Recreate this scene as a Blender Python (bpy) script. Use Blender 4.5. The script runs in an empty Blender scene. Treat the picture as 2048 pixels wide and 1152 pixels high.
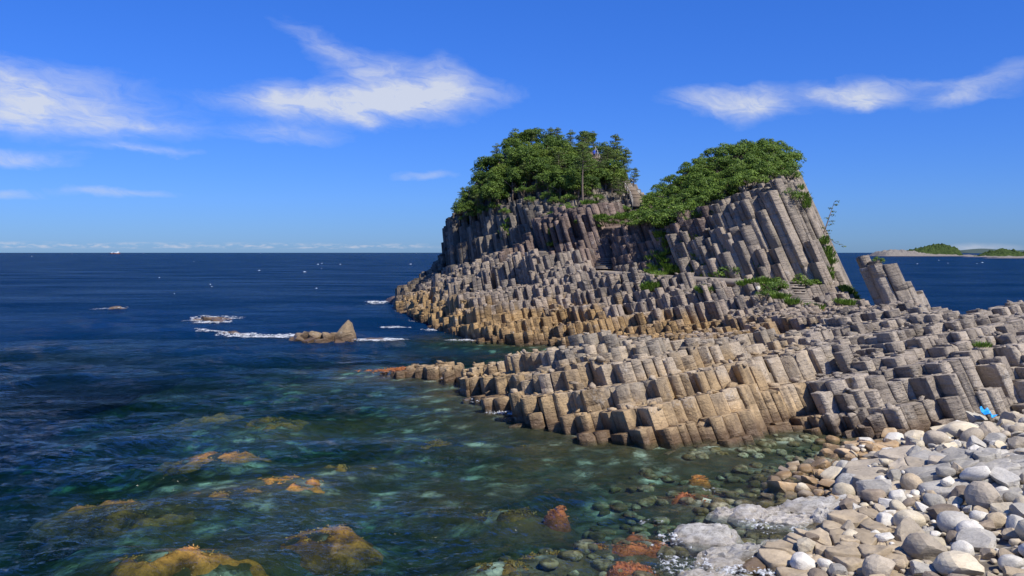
import bpy, bmesh, math, random
import numpy as np
from mathutils import Vector, Matrix, noise as mnoise

R = math.radians
random.seed(7)
rng = np.random.default_rng(7)
scene = bpy.context.scene
COL = scene.collection

# ------------------------------------------------------------------ camera, sky, sun
F, CX, HY, CAMH = 1774.0, 1024.0, 505.0, 9.0          # photo focal length (px of 2048), centre, horizon row, eye height
cam_d = bpy.data.cameras.new('camera')
cam_d.sensor_width = 36.0
cam_d.lens = F / 2048 * 36
cam_d.shift_y = -(576 - HY) / 2048
cam_d.clip_start, cam_d.clip_end = 0.5, 80000
cam = bpy.data.objects.new('camera', cam_d)
cam.location = (0, 0, CAMH)
cam.rotation_euler = (R(90), 0, 0)
COL.objects.link(cam)
scene.camera = cam

scene.view_settings.view_transform = 'Standard'
scene.view_settings.look = 'None'
scene.view_settings.exposure = 0.27
scene.view_settings.gamma = 1.0
scene.view_settings.use_curve_mapping = False
scene.render.engine = 'CYCLES'
scene.cycles.max_bounces = 6
scene.cycles.diffuse_bounces = 2
scene.cycles.glossy_bounces = 2
scene.cycles.transmission_bounces = 3
scene.cycles.transparent_max_bounces = 8
scene.cycles.use_adaptive_sampling = True
scene.cycles.adaptive_threshold = 0.015

SUN_EL, SUN_AZ = 52.0, 138.0        # azimuth clockwise from the view direction (+Y) towards +X


class NT:
    """small helper to write node graphs"""
    def __init__(s, tree):
        s.t = tree
        s.n, s.l = tree.nodes, tree.links

    def node(s, typ, **kw):
        n = s.n.new(typ)
        for k, v in kw.items():
            setattr(n, k, v)
        return n

    def put(s, sock, v):
        if isinstance(v, bpy.types.NodeSocket):
            s.l.new(v, sock)
        elif v is not None:
            if sock.type == 'RGBA' and len(v) == 3:
                v = (*v, 1)
            sock.default_value = v

    def math(s, op, a, b=None, c=None, clamp=False):
        n = s.node('ShaderNodeMath', operation=op, use_clamp=clamp)
        for i, v in enumerate((a, b, c)):
            if v is not None:
                s.put(n.inputs[i], v)
        return n.outputs[0]

    def vmath(s, op, a, b=None):
        n = s.node('ShaderNodeVectorMath', operation=op)
        s.put(n.inputs[0], a)
        if b is not None:
            s.put(n.inputs[1], b)
        return n.outputs['Value'] if op in ('DOT_PRODUCT', 'LENGTH') else n.outputs[0]

    def sep(s, v):
        n = s.node('ShaderNodeSeparateXYZ')
        s.put(n.inputs[0], v)
        return n.outputs

    def comb(s, x, y, z):
        n = s.node('ShaderNodeCombineXYZ')
        for i, v in enumerate((x, y, z)):
            s.put(n.inputs[i], v)
        return n.outputs[0]

    def noise(s, vec, scale, detail=4, rough=.55, dist=0, color=False):
        n = s.node('ShaderNodeTexNoise')
        s.put(n.inputs['Vector'], vec)
        n.inputs['Scale'].default_value = scale
        n.inputs['Detail'].default_value = detail
        n.inputs['Roughness'].default_value = rough
        n.inputs['Distortion'].default_value = dist
        return n.outputs['Color' if color else 0]

    def voro(s, vec, scale, feature='F1', rand=1, out=0):
        n = s.node('ShaderNodeTexVoronoi', feature=feature)
        s.put(n.inputs['Vector'], vec)
        n.inputs['Scale'].default_value = scale
        n.inputs['Randomness'].default_value = rand
        return n.outputs[out]

    def ramp(s, fac, stops, interp='LINEAR'):
        n = s.node('ShaderNodeValToRGB')
        cr = n.color_ramp
        cr.interpolation = interp
        while len(cr.elements) < len(stops):
            cr.elements.new(.5)
        for e, (p, c) in zip(cr.elements, stops):
            e.position = p
            e.color = (c, c, c, 1) if isinstance(c, (int, float)) else (*c, 1)
        s.put(n.inputs[0], fac)
        return n.outputs[0]

    def rng(s, v, a, b, c=0., d=1., smooth=False):
        n = s.node('ShaderNodeMapRange', interpolation_type='SMOOTHSTEP' if smooth else 'LINEAR')
        n.clamp = True
        s.put(n.inputs[0], v)
        for i, q in enumerate((a, b, c, d)):
            s.put(n.inputs[i + 1], q)
        return n.outputs[0]

    def mix(s, fac, a, b, blend='MIX'):
        n = s.node('ShaderNodeMix', data_type='RGBA', blend_type=blend)
        s.put(n.inputs[0], fac)
        s.put(n.inputs[6], a)
        s.put(n.inputs[7], b)
        return n.outputs[2]

    def bump(s, h, strength, dist, normal=None):
        n = s.node('ShaderNodeBump')
        n.inputs['Strength'].default_value = strength
        n.inputs['Distance'].default_value = dist
        s.put(n.inputs['Height'], h)
        if normal is not None:
            s.put(n.inputs['Normal'], normal)
        return n.outputs[0]


def new_mat(name):
    m = bpy.data.materials.new(name)
    m.use_nodes = True
    m.node_tree.nodes.clear()
    t = NT(m.node_tree)
    out = t.node('ShaderNodeOutputMaterial')
    return m, t, out


def principled(t, out, color, rough=.9, normal=None, spec=.3, **kw):
    b = t.node('ShaderNodeBsdfPrincipled')
    t.put(b.inputs['Base Color'], color)
    t.put(b.inputs['Roughness'], rough)
    t.put(b.inputs['Specular IOR Level'], spec)
    if normal is not None:
        t.put(b.inputs['Normal'], normal)
    for k, v in kw.items():
        t.put(b.inputs[k], v)
    t.l.new(b.outputs[0], out.inputs[0])
    return b


# world ------------------------------------------------------------
world = bpy.data.worlds.new('World')
scene.world = world
world.use_nodes = True
wt = NT(world.node_tree)
wt.n.clear()
w_out = wt.node('ShaderNodeOutputWorld')
bg = wt.node('ShaderNodeBackground')
SKY_STRENGTH = 0.082
bg.inputs['Strength'].default_value = SKY_STRENGTH
wt.l.new(bg.outputs[0], w_out.inputs[0])
sky = wt.node('ShaderNodeTexSky', sky_type='NISHITA')
sky.sun_disc = False
sky.sun_elevation = R(SUN_EL)
sky.sun_rotation = R(SUN_AZ)
sky.altitude = 0
sky.air_density = 1.0
sky.dust_density = 0.15
sky.ozone_density = 3.0
hs = wt.node('ShaderNodeHueSaturation')
hs.inputs['Saturation'].default_value = 1.25
hs.inputs['Value'].default_value = 1.0
wt.l.new(sky.outputs[0], hs.inputs['Color'])
# clouds by direction of view: azimuth and elevation in degrees
tc = wt.node('ShaderNodeTexCoord')
d = wt.vmath('NORMALIZE', tc.outputs['Generated'])
dx, dy, dz = wt.sep(d)
AZ = wt.math('MULTIPLY', wt.math('ARCTAN2', dx, dy), 180 / math.pi)
EL = wt.math('MULTIPLY', wt.math('ARCSINE', dz), 180 / math.pi)
AE = wt.comb(AZ, EL, 0)
tint = wt.mix(wt.rng(EL, -1, 24, 0, 1), (.27, .51, 1.26), (.58, .92, 1.70))
sky_col = wt.mix(1.0, hs.outputs[0], tint, 'MULTIPLY')
warp = wt.noise(wt.comb(wt.math('MULTIPLY', AZ, .5), EL, 3.1), .28, 5, .6, 0, color=True)
wx, wy, _ = wt.sep(warp)
wamp = wt.rng(EL, 1.2, 4.5, .12, 1.0)
AZw = wt.math('ADD', AZ, wt.math('MULTIPLY', wt.math('SUBTRACT', wx, .5), wt.math('MULTIPLY', wamp, 4.2)))
ELw = wt.math('ADD', EL, wt.math('MULTIPLY', wt.math('SUBTRACT', wy, .5), wt.math('MULTIPLY', wamp, 2.2)))


def ae(px, py):
    x, z = (px - CX) / F, (HY - py) / F
    return math.degrees(math.atan2(x, 1)), math.degrees(math.asin(z / math.sqrt(1 + x * x + z * z)))


PXD = 57.3 / F   # degrees per photo pixel near the centre


def blob(px, py, hw, hh, rot=0, dens=1.):
    a0, e0 = ae(px, py)
    c, s_ = math.cos(R(rot)), math.sin(R(rot))
    A = wt.math('SUBTRACT', AZw, a0)
    E = wt.math('SUBTRACT', ELw, e0)
    p = wt.math('ADD', wt.math('MULTIPLY', A, c / (hw * PXD)), wt.math('MULTIPLY', E, s_ / (hw * PXD)))
    q = wt.math('ADD', wt.math('MULTIPLY', A, -s_ / (hh * PXD)), wt.math('MULTIPLY', E, c / (hh * PXD)))
    r2 = wt.math('ADD', wt.math('MULTIPLY', p, p), wt.math('MULTIPLY', q, q))
    return wt.math('MULTIPLY', wt.math('EXPONENT', wt.math('MULTIPLY', r2, -1.1)), dens)


blobs = [(60, 208, 190, 48, -6, 1.0), (50, 150, 180, 26, 0, .28), (285, 256, 80, 11, -6, .42), (0, 250, 150, 22, 0, .4),
         (650, 205, 165, 32, 0, 1.0), (830, 203, 160, 30, 4, .95), (560, 178, 30, 26, 0, .5), (700, 125, 150, 30, -28, .45),
         (800, 150, 120, 40, -10, .45), (880, 155, 45, 38, 40, .5), (570, 272, 110, 22, 0, .42), (730, 240, 30, 14, -30, .5),
         (1450, 203, 95, 24, -2, .9), (1530, 208, 55, 26, 20, .7), (1725, 188, 80, 27, 4, .95), (1655, 196, 40, 14, -22, .5), (1715, 212, 30, 14, -10, .4),
         (1975, 165, 80, 24, 20, .5), (1960, 190, 80, 16, 0, .3), (1870, 160, 60, 10, -6, .25),
         (40, 325, 95, 13, 0, .62), (0, 393, 80, 8, 0, .5), (225, 386, 100, 8, 0, .45), (860, 350, 60, 10, 0, .5),
         (300, 308, 110, 8, 0, .4), (1960, 498, 62, 9, 0, .75)]
tot = None
for b_ in blobs:
    v = blob(*b_)
    tot = v if tot is None else wt.math('ADD', tot, v)
fib = wt.noise(wt.comb(wt.math('MULTIPLY', AZw, .35), wt.math('ADD', wt.math('MULTIPLY', ELw, 1.0), wt.math('MULTIPLY', AZw, .16)), 0), 1.25, 8, .64, .7)
cl = wt.math('MULTIPLY', tot, wt.math('SUBTRACT', wt.math('MULTIPLY', fib, 2.6), .25))
cl = wt.rng(cl, .10, 1.25, 0, .86)
# thin cirrus elsewhere in the sky, as it goes on outside the frame
cir = wt.noise(wt.comb(wt.math('MULTIPLY', AZ, .045), wt.math('MULTIPLY', EL, .12), 5), 1.0, 6, .6, .5)
cir = wt.math('MULTIPLY', wt.rng(cir, .60, .82, 0, .5), wt.rng(EL, 17, 24, 0, 1))
# the low row of cumulus far over the horizon
rown = wt.noise(wt.comb(wt.math('MULTIPLY', AZ, 1.1), wt.math('MULTIPLY', EL, 4.2), 9), 1.0, 5, .6, .2)
rowm = wt.math('MULTIPLY', wt.math('MULTIPLY', wt.rng(EL, .20, .32, 0, 1), wt.rng(EL, .46, .66, 1, 0)), wt.rng(AZ, -8, -3, 1, 0))
row = wt.math('MULTIPLY', wt.rng(rown, .46, .66, 0, .6), rowm)
cl = wt.math('MAXIMUM', wt.math('MAXIMUM', cl, cir), row)
ccol = wt.mix(wt.rng(EL, 0, 6, 0, 1), (6.4, 6.6, 7.6), (7.0, 7.4, 8.2))
final_sky = wt.mix(cl, sky_col, ccol)
wt.l.new(final_sky, bg.inputs[0])

sun_d = bpy.data.lights.new('sun', 'SUN')
sun_d.energy = 5.0
sun_d.angle = R(0.53)
sun_d.color = (1.0, .95, .865)
sun = bpy.data.objects.new('sun', sun_d)
COL.objects.link(sun)
sv = Vector((math.sin(R(SUN_AZ)) * math.cos(R(SUN_EL)), math.cos(R(SUN_AZ)) * math.cos(R(SUN_EL)), math.sin(R(SUN_EL))))
sun.rotation_euler = sv.to_track_quat('Z', 'Y').to_euler()
sun.location = sv * 100


# ------------------------------------------------------------------ helpers
def smooth(t):
    t = np.clip(t, 0, 1)
    return t * t * (3 - 2 * t)


def _hash(ix, iy, seed):
    h = (ix.astype(np.int64) * 374761393 + iy.astype(np.int64) * 668265263 + seed * 1442695041) & 0xffffffff
    h = ((h ^ (h >> 13)) * 1274126177) & 0xffffffff
    h = (h ^ (h >> 16)) & 0xffffffff
    return h / 4294967295.0


def vnoise(x, y, seed=0):
    x, y = np.asarray(x, float), np.asarray(y, float)
    ix, iy = np.floor(x), np.floor(y)
    fx, fy = smooth(x - ix), smooth(y - iy)
    a, b = _hash(ix, iy, seed), _hash(ix + 1, iy, seed)
    c, d_ = _hash(ix, iy + 1, seed), _hash(ix + 1, iy + 1, seed)
    return (a * (1 - fx) + b * fx) * (1 - fy) + (c * (1 - fx) + d_ * fx) * fy


def fbm(x, y, seed=0, octv=4, gain=.5):
    s, a, n = 0, 1., 0
    for i in range(octv):
        s = s + a * vnoise(np.asarray(x) * 2 ** i + 17.3 * i, np.asarray(y) * 2 ** i - 9.1 * i, seed + i * 31)
        n += a
        a *= gain
    return s / n


def wx_(px, D):
    return (px - CX) / F * D


def z_of(py, D):
    return CAMH - (py - HY) * D / F


def pt(px, py, D):
    return Vector((wx_(px, D), D, z_of(py, D)))


def on_z(px, py, z=0.):
    D = (CAMH - z) * F / (py - HY)
    return Vector((wx_(px, D), D, z))


def mesh_np(name, V, Fq, attrs=None, smooth_shade=False):
    """mesh from arrays; Fq a list of face arrays (each n x k)"""
    me = bpy.data.meshes.new(name)
    V = np.asarray(V, np.float32)
    Fq = [np.asarray(f, np.int32) for f in (Fq if isinstance(Fq, (list, tuple)) else [Fq]) if len(f)]
    nl = sum(f.size for f in Fq)
    nf = sum(len(f) for f in Fq)
    me.vertices.add(len(V))
    me.vertices.foreach_set('co', V.ravel())
    me.loops.add(nl)
    me.loops.foreach_set('vertex_index', np.concatenate([f.ravel() for f in Fq]))
    me.polygons.add(nf)
    tot_ = np.concatenate([np.full(len(f), f.shape[1], np.int32) for f in Fq])
    st = np.concatenate([[0], np.cumsum(tot_)[:-1]]).astype(np.int32)
    me.polygons.foreach_set('loop_start', st)
    me.polygons.foreach_set('loop_total', tot_)
    if smooth_shade:
        me.polygons.foreach_set('use_smooth', np.ones(nf, bool))
    me.update(calc_edges=True)
    for k, v in (attrs or {}).items():
        a = me.attributes.new(k, 'FLOAT', 'POINT')
        a.data.foreach_set('value', np.asarray(v, np.float32))
    return me


def link(name, me, mat=None, parent=None, label=None, cat=None, group=None, kind=None):
    o = bpy.data.objects.new(name, me)
    COL.objects.link(o)
    if mat is not None and me is not None and not me.materials:
        me.materials.append(mat)
    if parent is not None:
        o.parent = parent
    tag(o, label, cat, group, kind)
    return o


def tag(o, label=None, cat=None, group=None, kind=None):
    for k, v in (('label', label), ('category', cat), ('group', group), ('kind', kind)):
        if v:
            o[k] = v
    return o


def empty(name, loc, label=None, cat=None, group=None, rz=0):
    o = bpy.data.objects.new(name, None)
    o.empty_display_size = .3
    o.location = loc
    o.rotation_euler = (0, 0, rz)
    COL.objects.link(o)
    return tag(o, label, cat, group)


def box_arrays(c, s, rz=0):
    c = np.array(c, float)
    s = np.array(s, float) / 2
    V = np.array([[x, y, z] for x in (-1, 1) for y in (-1, 1) for z in (-1, 1)], float) * s
    ca, sa = math.cos(rz), math.sin(rz)
    V = np.stack([V[:, 0] * ca - V[:, 1] * sa, V[:, 0] * sa + V[:, 1] * ca, V[:, 2]], 1) + c
    Fq = np.array([[0, 1, 3, 2], [4, 6, 7, 5], [0, 4, 5, 1], [2, 3, 7, 6], [0, 2, 6, 4], [1, 5, 7, 3]])
    return V, Fq


class MB:
    """collects shapes into one mesh"""
    def __init__(s):
        s.V, s.Q, s.T, s.n = [], [], [], 0

    def add(s, V, Q=None, T=None):
        s.V.append(np.asarray(V, float))
        if Q is not None and len(Q):
            s.Q.append(np.asarray(Q) + s.n)
        if T is not None and len(T):
            s.T.append(np.asarray(T) + s.n)
        s.n += len(V)

    def box(s, c, size, rz=0):
        V, Q = box_arrays(c, size, rz)
        s.add(V, Q)

    def tube(s, pts, rad, n=6):
        pts = [Vector(p) for p in pts]
        rad = rad if isinstance(rad, (list, tuple, np.ndarray)) else [rad] * len(pts)
        V = []
        for i, p in enumerate(pts):
            d_ = (pts[min(i + 1, len(pts) - 1)] - pts[max(i - 1, 0)]).normalized()
            a = d_.orthogonal().normalized()
            b = d_.cross(a)
            for k in range(n):
                th = 2 * math.pi * k / n
                V.append(p + (a * math.cos(th) + b * math.sin(th)) * rad[i])
        Q = [[i * n + k, i * n + (k + 1) % n, (i + 1) * n + (k + 1) % n, (i + 1) * n + k] for i in range(len(pts) - 1) for k in range(n)]
        V += [pts[0], pts[-1]]
        m = len(V)
        T = [[m - 2, (k + 1) % n, k] for k in range(n)] + [[m - 1, (len(pts) - 1) * n + k, (len(pts) - 1) * n + (k + 1) % n] for k in range(n)]
        s.add([tuple(v) for v in V], Q, T)

    def mesh(s, name, attrs=None, smooth_shade=False):
        fs = []
        if s.Q:
            fs.append(np.concatenate(s.Q))
        if s.T:
            fs.append(np.concatenate(s.T))
        return mesh_np(name, np.concatenate(s.V), fs, attrs, smooth_shade)


# ------------------------------------------------------------------ materials
def rock_material(name, cool, warm, tan, tan_z=(1.5, 4.5), tan_amt=1.0, lam=.5, lam_scale=5.0, dark=.5):
    m, t, out = new_mat(name)
    pos = t.node('ShaderNodeNewGeometry').outputs['Position']
    x, y, z = t.sep(pos)
    w = t.math('ADD', z, t.math('ADD', t.math('MULTIPLY', x, -.22), t.math('MULTIPLY', y, .08)))
    lamv = t.comb(t.math('MULTIPLY', x, .55), t.math('MULTIPLY', y, .55), t.math('MULTIPLY', w, lam_scale))
    l1 = t.noise(t.vmath('ADD', lamv, t.vmath('MULTIPLY', t.noise(pos, .5, 3, .5, 0, True), (0, 0, lam_scale * .5))), 1.0, 5, .65, .5)
    crk = t.voro(t.vmath('ADD', t.comb(t.math('MULTIPLY', x, .9), t.math('MULTIPLY', y, .9), t.math('MULTIPLY', w, .75)), t.vmath('MULTIPLY', t.noise(pos, 1.2, 3, .6, 0, True), (.7, .7, .7))), 1.0, 'DISTANCE_TO_EDGE')
    crkm = t.math('MULTIPLY', t.rng(crk, .0, .022, 1, 0), t.rng(t.noise(pos, .7, 3, .5), .45, .6))
    patch = t.rng(t.noise(pos, .11, 3, .5), .38, .60)
    stv = t.comb(t.math('ADD', t.math('MULTIPLY', x, 2.2), t.math('MULTIPLY', z, .8)), t.math('MULTIPLY', y, 2.2), t.math('MULTIPLY', z, .35))
    streak = t.noise(stv, 1.0, 4, .6)
    big = t.noise(pos, .16, 4, .6)
    mid = t.noise(pos, .9, 5, .6)
    fine = t.noise(pos, 9, 4, .65)
    tone = t.node('ShaderNodeAttribute', attribute_name='tone').outputs['Fac']
    c = t.mix(t.rng(t.math('ADD', mid, t.math('MULTIPLY', t.math('SUBTRACT', tone, .5), .5)), .35, .65), cool, warm)
    tz = t.math('ADD', z, t.math('ADD', t.math('MULTIPLY', t.math('SUBTRACT', big, .5), 7.0), t.math('MULTIPLY', t.math('SUBTRACT', tone, .5), 1.6)))
    tf = t.math('MULTIPLY', t.rng(tz, tan_z[0], tan_z[1], 1, 0, True), tan_amt)
    tancol = t.mix(t.rng(streak, .35, .7), tan, tuple(v * .62 for v in tan))
    c = t.mix(tf, c, tancol)
    # dark staining in streaks, pale lichen specks
    c = t.mix(t.rng(streak, .50, .72, 0, dark), c, (.075, .062, .055))
    c = t.mix(t.rng(t.math('ADD', mid, t.math('MULTIPLY', fine, .5)), .86, 1.02, 0, .55), c, (.52, .49, .43))
    c = t.mix(t.math('MULTIPLY', t.rng(l1, .40, .30, 0, .75), patch), c, (.06, .05, .045))
    c = t.mix(t.math('MULTIPLY', crkm, .55), c, (.05, .042, .036))
    val = t.math('ADD', .66, t.math('MULTIPLY', tone, .36))
    val = t.math('MULTIPLY', val, t.rng(fine, .25, .75, .80, 1.15))
    hsv = t.node('ShaderNodeHueSaturation')
    t.put(hsv.inputs['Color'], c)
    t.put(hsv.inputs['Value'], val)
    c = hsv.outputs[0]
    # the band wetted by the waves
    wet = t.rng(t.math('ADD', z, t.math('MULTIPLY', t.math('SUBTRACT', mid, .5), 1.3)), .30, .95, 1, 0)
    c = t.mix(t.math('MULTIPLY', wet, .8), c, (.085, .05, .028))
    rough = t.rng(wet, 0, 1, .92, .45)
    nrm = t.bump(t.math('MULTIPLY', l1, t.math('ADD', .25, patch)), lam, .26)
    nrm = t.bump(crkm, -.4, .08, nrm)
    nrm = t.bump(mid, .7, .35, nrm)
    nrm = t.bump(fine, .7, .07, nrm)
    principled(t, out, c, rough, nrm, .25)
    return m


M = {}
M['shelf'] = rock_material('tan_basalt', (.37, .315, .24), (.44, .355, .25), (.54, .375, .195), (1.2, 3.4), .9, .6, 3.2, .5)
M['wall'] = rock_material('grey_basalt', (.345, .29, .228), (.41, .345, .265), (.42, .30, .175), (-1.0, 1.2), .7, .8, 4.0, .5)
M['terrace'] = rock_material('banded_basalt', (.33, .28, .225), (.38, .305, .23), (.50, .325, .145), (2.0, 4.2), .95, 1.0, 5.0, .6)
M['purple'] = rock_material('purple_basalt', (.20, .148, .122), (.28, .205, .16), (.3, .22, .15), (0, 1), .3, .9, 4.0, .6)
M['crag_grey'] = rock_material('pale_grey_basalt', (.315, .268, .208), (.37, .305, .23), (.3, .22, .15), (-3, -2), 0, 1.0, 3.4, .6)
M['crag_dark'] = rock_material('shaded_dark_basalt', (.16, .138, .11), (.255, .215, .165), (.40, .28, .16), (0.5, 6), .6, 1.0, 2.5, .85)  # dark rock, its colour lowered further and streaked heavier for shadows on the face


def boulder_material(name, a, b, speck=.4, wetamt=.72, sc=1.0):
    m, t, out = new_mat(name)
    tcn = t.node('ShaderNodeTexCoord')
    obj = tcn.outputs['Object']
    rnd = t.node('ShaderNodeObjectInfo').outputs['Random']
    tone = t.node('ShaderNodeAttribute', attribute_name='tone').outputs['Fac']
    v = t.vmath('ADD', obj, t.comb(t.math('MULTIPLY', rnd, 37), t.math('MULTIPLY', rnd, 11), 0))
    v = t.vmath('MULTIPLY', v, (sc, sc, sc))
    n1 = t.noise(v, 1.6, 5, .6)
    n2 = t.noise(v, 9, 5, .7)
    vein = t.noise(t.vmath('MULTIPLY', v, (1, 1, 4.5)), 1.4, 4, .6, 1.0)
    c = t.mix(t.rng(n1, .35, .65), a, b)
    c = t.mix(t.rng(vein, .55, .7, 0, .45), c, tuple(q * .55 for q in a))
    c = t.mix(t.rng(n2, .52, .70, 0, speck), c, (.10, .085, .065))
    n3 = t.noise(v, 3.2, 4, .65)
    c = t.mix(t.rng(n3, .5, .66, 0, .55), c, tuple(q * .62 for q in b))
    c = t.mix(t.rng(n2, .42, .30, 0, .5), c, tuple(min(.75, q * 1.35) for q in b))
    z = t.sep(t.node('ShaderNodeNewGeometry').outputs['Position'])[2]
    wet = t.rng(z, .06, .22, 1, 0)
    c = t.mix(t.math('MULTIPLY', wet, wetamt), c, (.16, .095, .035))
    hsv = t.node('ShaderNodeHueSaturation')
    t.put(hsv.inputs['Color'], c)
    t.put(hsv.inputs['Value'], t.math('ADD', .80, t.math('MULTIPLY', rnd, .38)))
    nrm = t.bump(n1, .35, .12)
    nrm = t.bump(vein, .3, .05, nrm)
    nrm = t.bump(n2, .5, .03, nrm)
    principled(t, out, hsv.outputs[0], t.rng(wet, 0, 1, .9, .35), nrm, .25)
    return m


M['b_white'] = boulder_material('white_stone', (.52, .48, .40), (.66, .62, .53), .4)
M['b_cream'] = boulder_material('cream_stone', (.50, .42, .29), (.62, .54, .39), .3)
M['b_grey'] = boulder_material('grey_stone', (.32, .295, .25), (.43, .40, .335), .45)
M['b_taupe'] = boulder_material('taupe_stone', (.34, .285, .21), (.44, .375, .28), .35)
M['b_brown'] = boulder_material('brown_stone', (.20, .155, .11), (.30, .24, .175), .4)
M['b_orange'] = boulder_material('rusty_stone', (.40, .26, .13), (.50, .38, .24), .3)
M['b_wet'] = boulder_material('wet_speckled_stone', (.27, .255, .225), (.56, .535, .48), .92, .25, 2.6)
M['b_slab'] = boulder_material('tan_slab_stone', (.33, .26, .17), (.46, .37, .25), .4)


def leaf_material(name, a, b, trans=.25, rough=.6):
    m, t, out = new_mat(name)
    tone = t.node('ShaderNodeAttribute', attribute_name='tone').outputs['Fac']
    rnd = t.node('ShaderNodeObjectInfo').outputs['Random']
    f = t.math('ADD', t.math('MULTIPLY', tone, .8), t.math('MULTIPLY', rnd, .25))
    c = t.mix(f, a, b)
    bs = t.node('ShaderNodeBsdfPrincipled')
    t.put(bs.inputs['Base Color'], c)
    bs.inputs['Roughness'].default_value = rough
    bs.inputs['Specular IOR Level'].default_value = .3
    tr = t.node('ShaderNodeBsdfTranslucent')
    t.put(tr.inputs[0], c)
    mx = t.node('ShaderNodeMixShader')
    mx.inputs[0].default_value = trans
    t.l.new(bs.outputs[0], mx.inputs[1])
    t.l.new(tr.outputs[0], mx.inputs[2])
    t.l.new(mx.outputs[0], out.inputs[0])
    return m


M['leaf'] = leaf_material('broad_leaf', (.032, .072, .010), (.155, .235, .030))
M['leaf_dark'] = leaf_material('dark_broad_leaf', (.020, .050, .009), (.095, .165, .024))
M['leaf_light'] = leaf_material('light_broad_leaf', (.045, .092, .012), (.22, .29, .04))
M['needle'] = leaf_material('pine_needle', (.040, .072, .014), (.17, .22, .045))
M['shrub'] = leaf_material('shrub_leaf', (.040, .088, .011), (.165, .25, .030))
M['grass'] = leaf_material('grass_blade', (.07, .14, .015), (.16, .25, .035), .3)
M['weed'] = leaf_material('orange_weed', (.40, .17, .035), (.80, .42, .10), .3, .6)
M['weed_brown'] = leaf_material('brown_weed', (.20, .115, .025), (.48, .30, .06), .3, .6)
M['weed_red'] = leaf_material('red_weed', (.30, .10, .035), (.55, .22, .07), .3, .6)


def plain(name, color, rough=.8, var=.25, scale=6.):
    m, t, out = new_mat(name)
    pos = t.node('ShaderNodeTexCoord').outputs['Object']
    n = t.noise(pos, scale, 4, .6)
    c = t.mix(n, tuple(v * (1 - var) for v in color), tuple(min(1, v * (1 + var)) for v in color))
    principled(t, out, c, rough, t.bump(n, .2, .03))
    return m


M['bark'] = plain('bark', (.17, .13, .10), .95)
M['concrete'] = plain('weathered_concrete', (.26, .22, .175), .95, .3, 2.5)
M['path'] = plain('path_earth', (.32, .265, .20), .95, .3, 1.5)
M['wood'] = plain('grey_timber', (.29, .23, .17), .9, .3, 3)
M['post'] = plain('pale_post', (.36, .33, .28), .8)
M['blue_shirt'] = plain('blue_cloth', (.02, .07, .45), .8)
M['dark_cloth'] = plain('dark_cloth', (.03, .035, .06), .9)
M['skin'] = plain('skin', (.5, .3, .2), .6, .1)
M['hair'] = plain('hair', (.02, .015, .012), .6)
M['blue_plastic'] = plain('blue_plastic', (.03, .36, .85), .4, .1, 4)
M['ship_red'] = plain('ship_hull', (.10, .035, .03), .6)
M['ship_white'] = plain('ship_white', (.8, .8, .78), .5, .05)
m, t, out = new_mat('foam')
principled(t, out, (.82, .84, .85), .8)
M['foam'] = m
m, t, out = new_mat('foam_thin')
principled(t, out, (.34, .45, .48), .6)
M['foam_thin'] = m

# ------------------------------------------------------------------ terrain of the headland: rows from front to back
WD = np.array([(700, 69), (740, 68), (770, 65.7), (850, 63), (930, 60.5), (950, 55), (985, 50.5), (1040, 46.3), (1150, 43.7), (1240, 42),
               (1320, 41), (1400, 41.7), (1500, 42.6), (1530, 44.5), (1620, 45), (1690, 44), (1790, 43.3), (1850, 44.6),
               (1910, 44.2), (1960, 45), (2050, 46), (2250, 46)], float)
BASEZ = np.array([(700, 0), (1780, 0), (1800, .6), (1850, 1.2), (1960, 1.7), (2050, 2.3), (2250, 2.6)], float)


def P(px, py, D):
    return (px, D, z_of(py, D))


def Z(px, z, D):
    return (px, D, z)


def wd(px):
    return np.interp(px, WD[:, 0], WD[:, 1])


def bz(px):
    return np.interp(px, BASEZ[:, 0], BASEZ[:, 1])


PXS = np.arange(700, 2250, 2.0)


def row(pts_):
    a = np.array(pts_, float)
    return np.stack([np.interp(PXS, a[:, 0], a[:, 1]), np.interp(PXS, a[:, 0], a[:, 2])])


def row_w(dD, zs):
    a = np.array(zs, float)
    return np.stack([wd(PXS) + dD, np.interp(PXS, a[:, 0], a[:, 1])])


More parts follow.
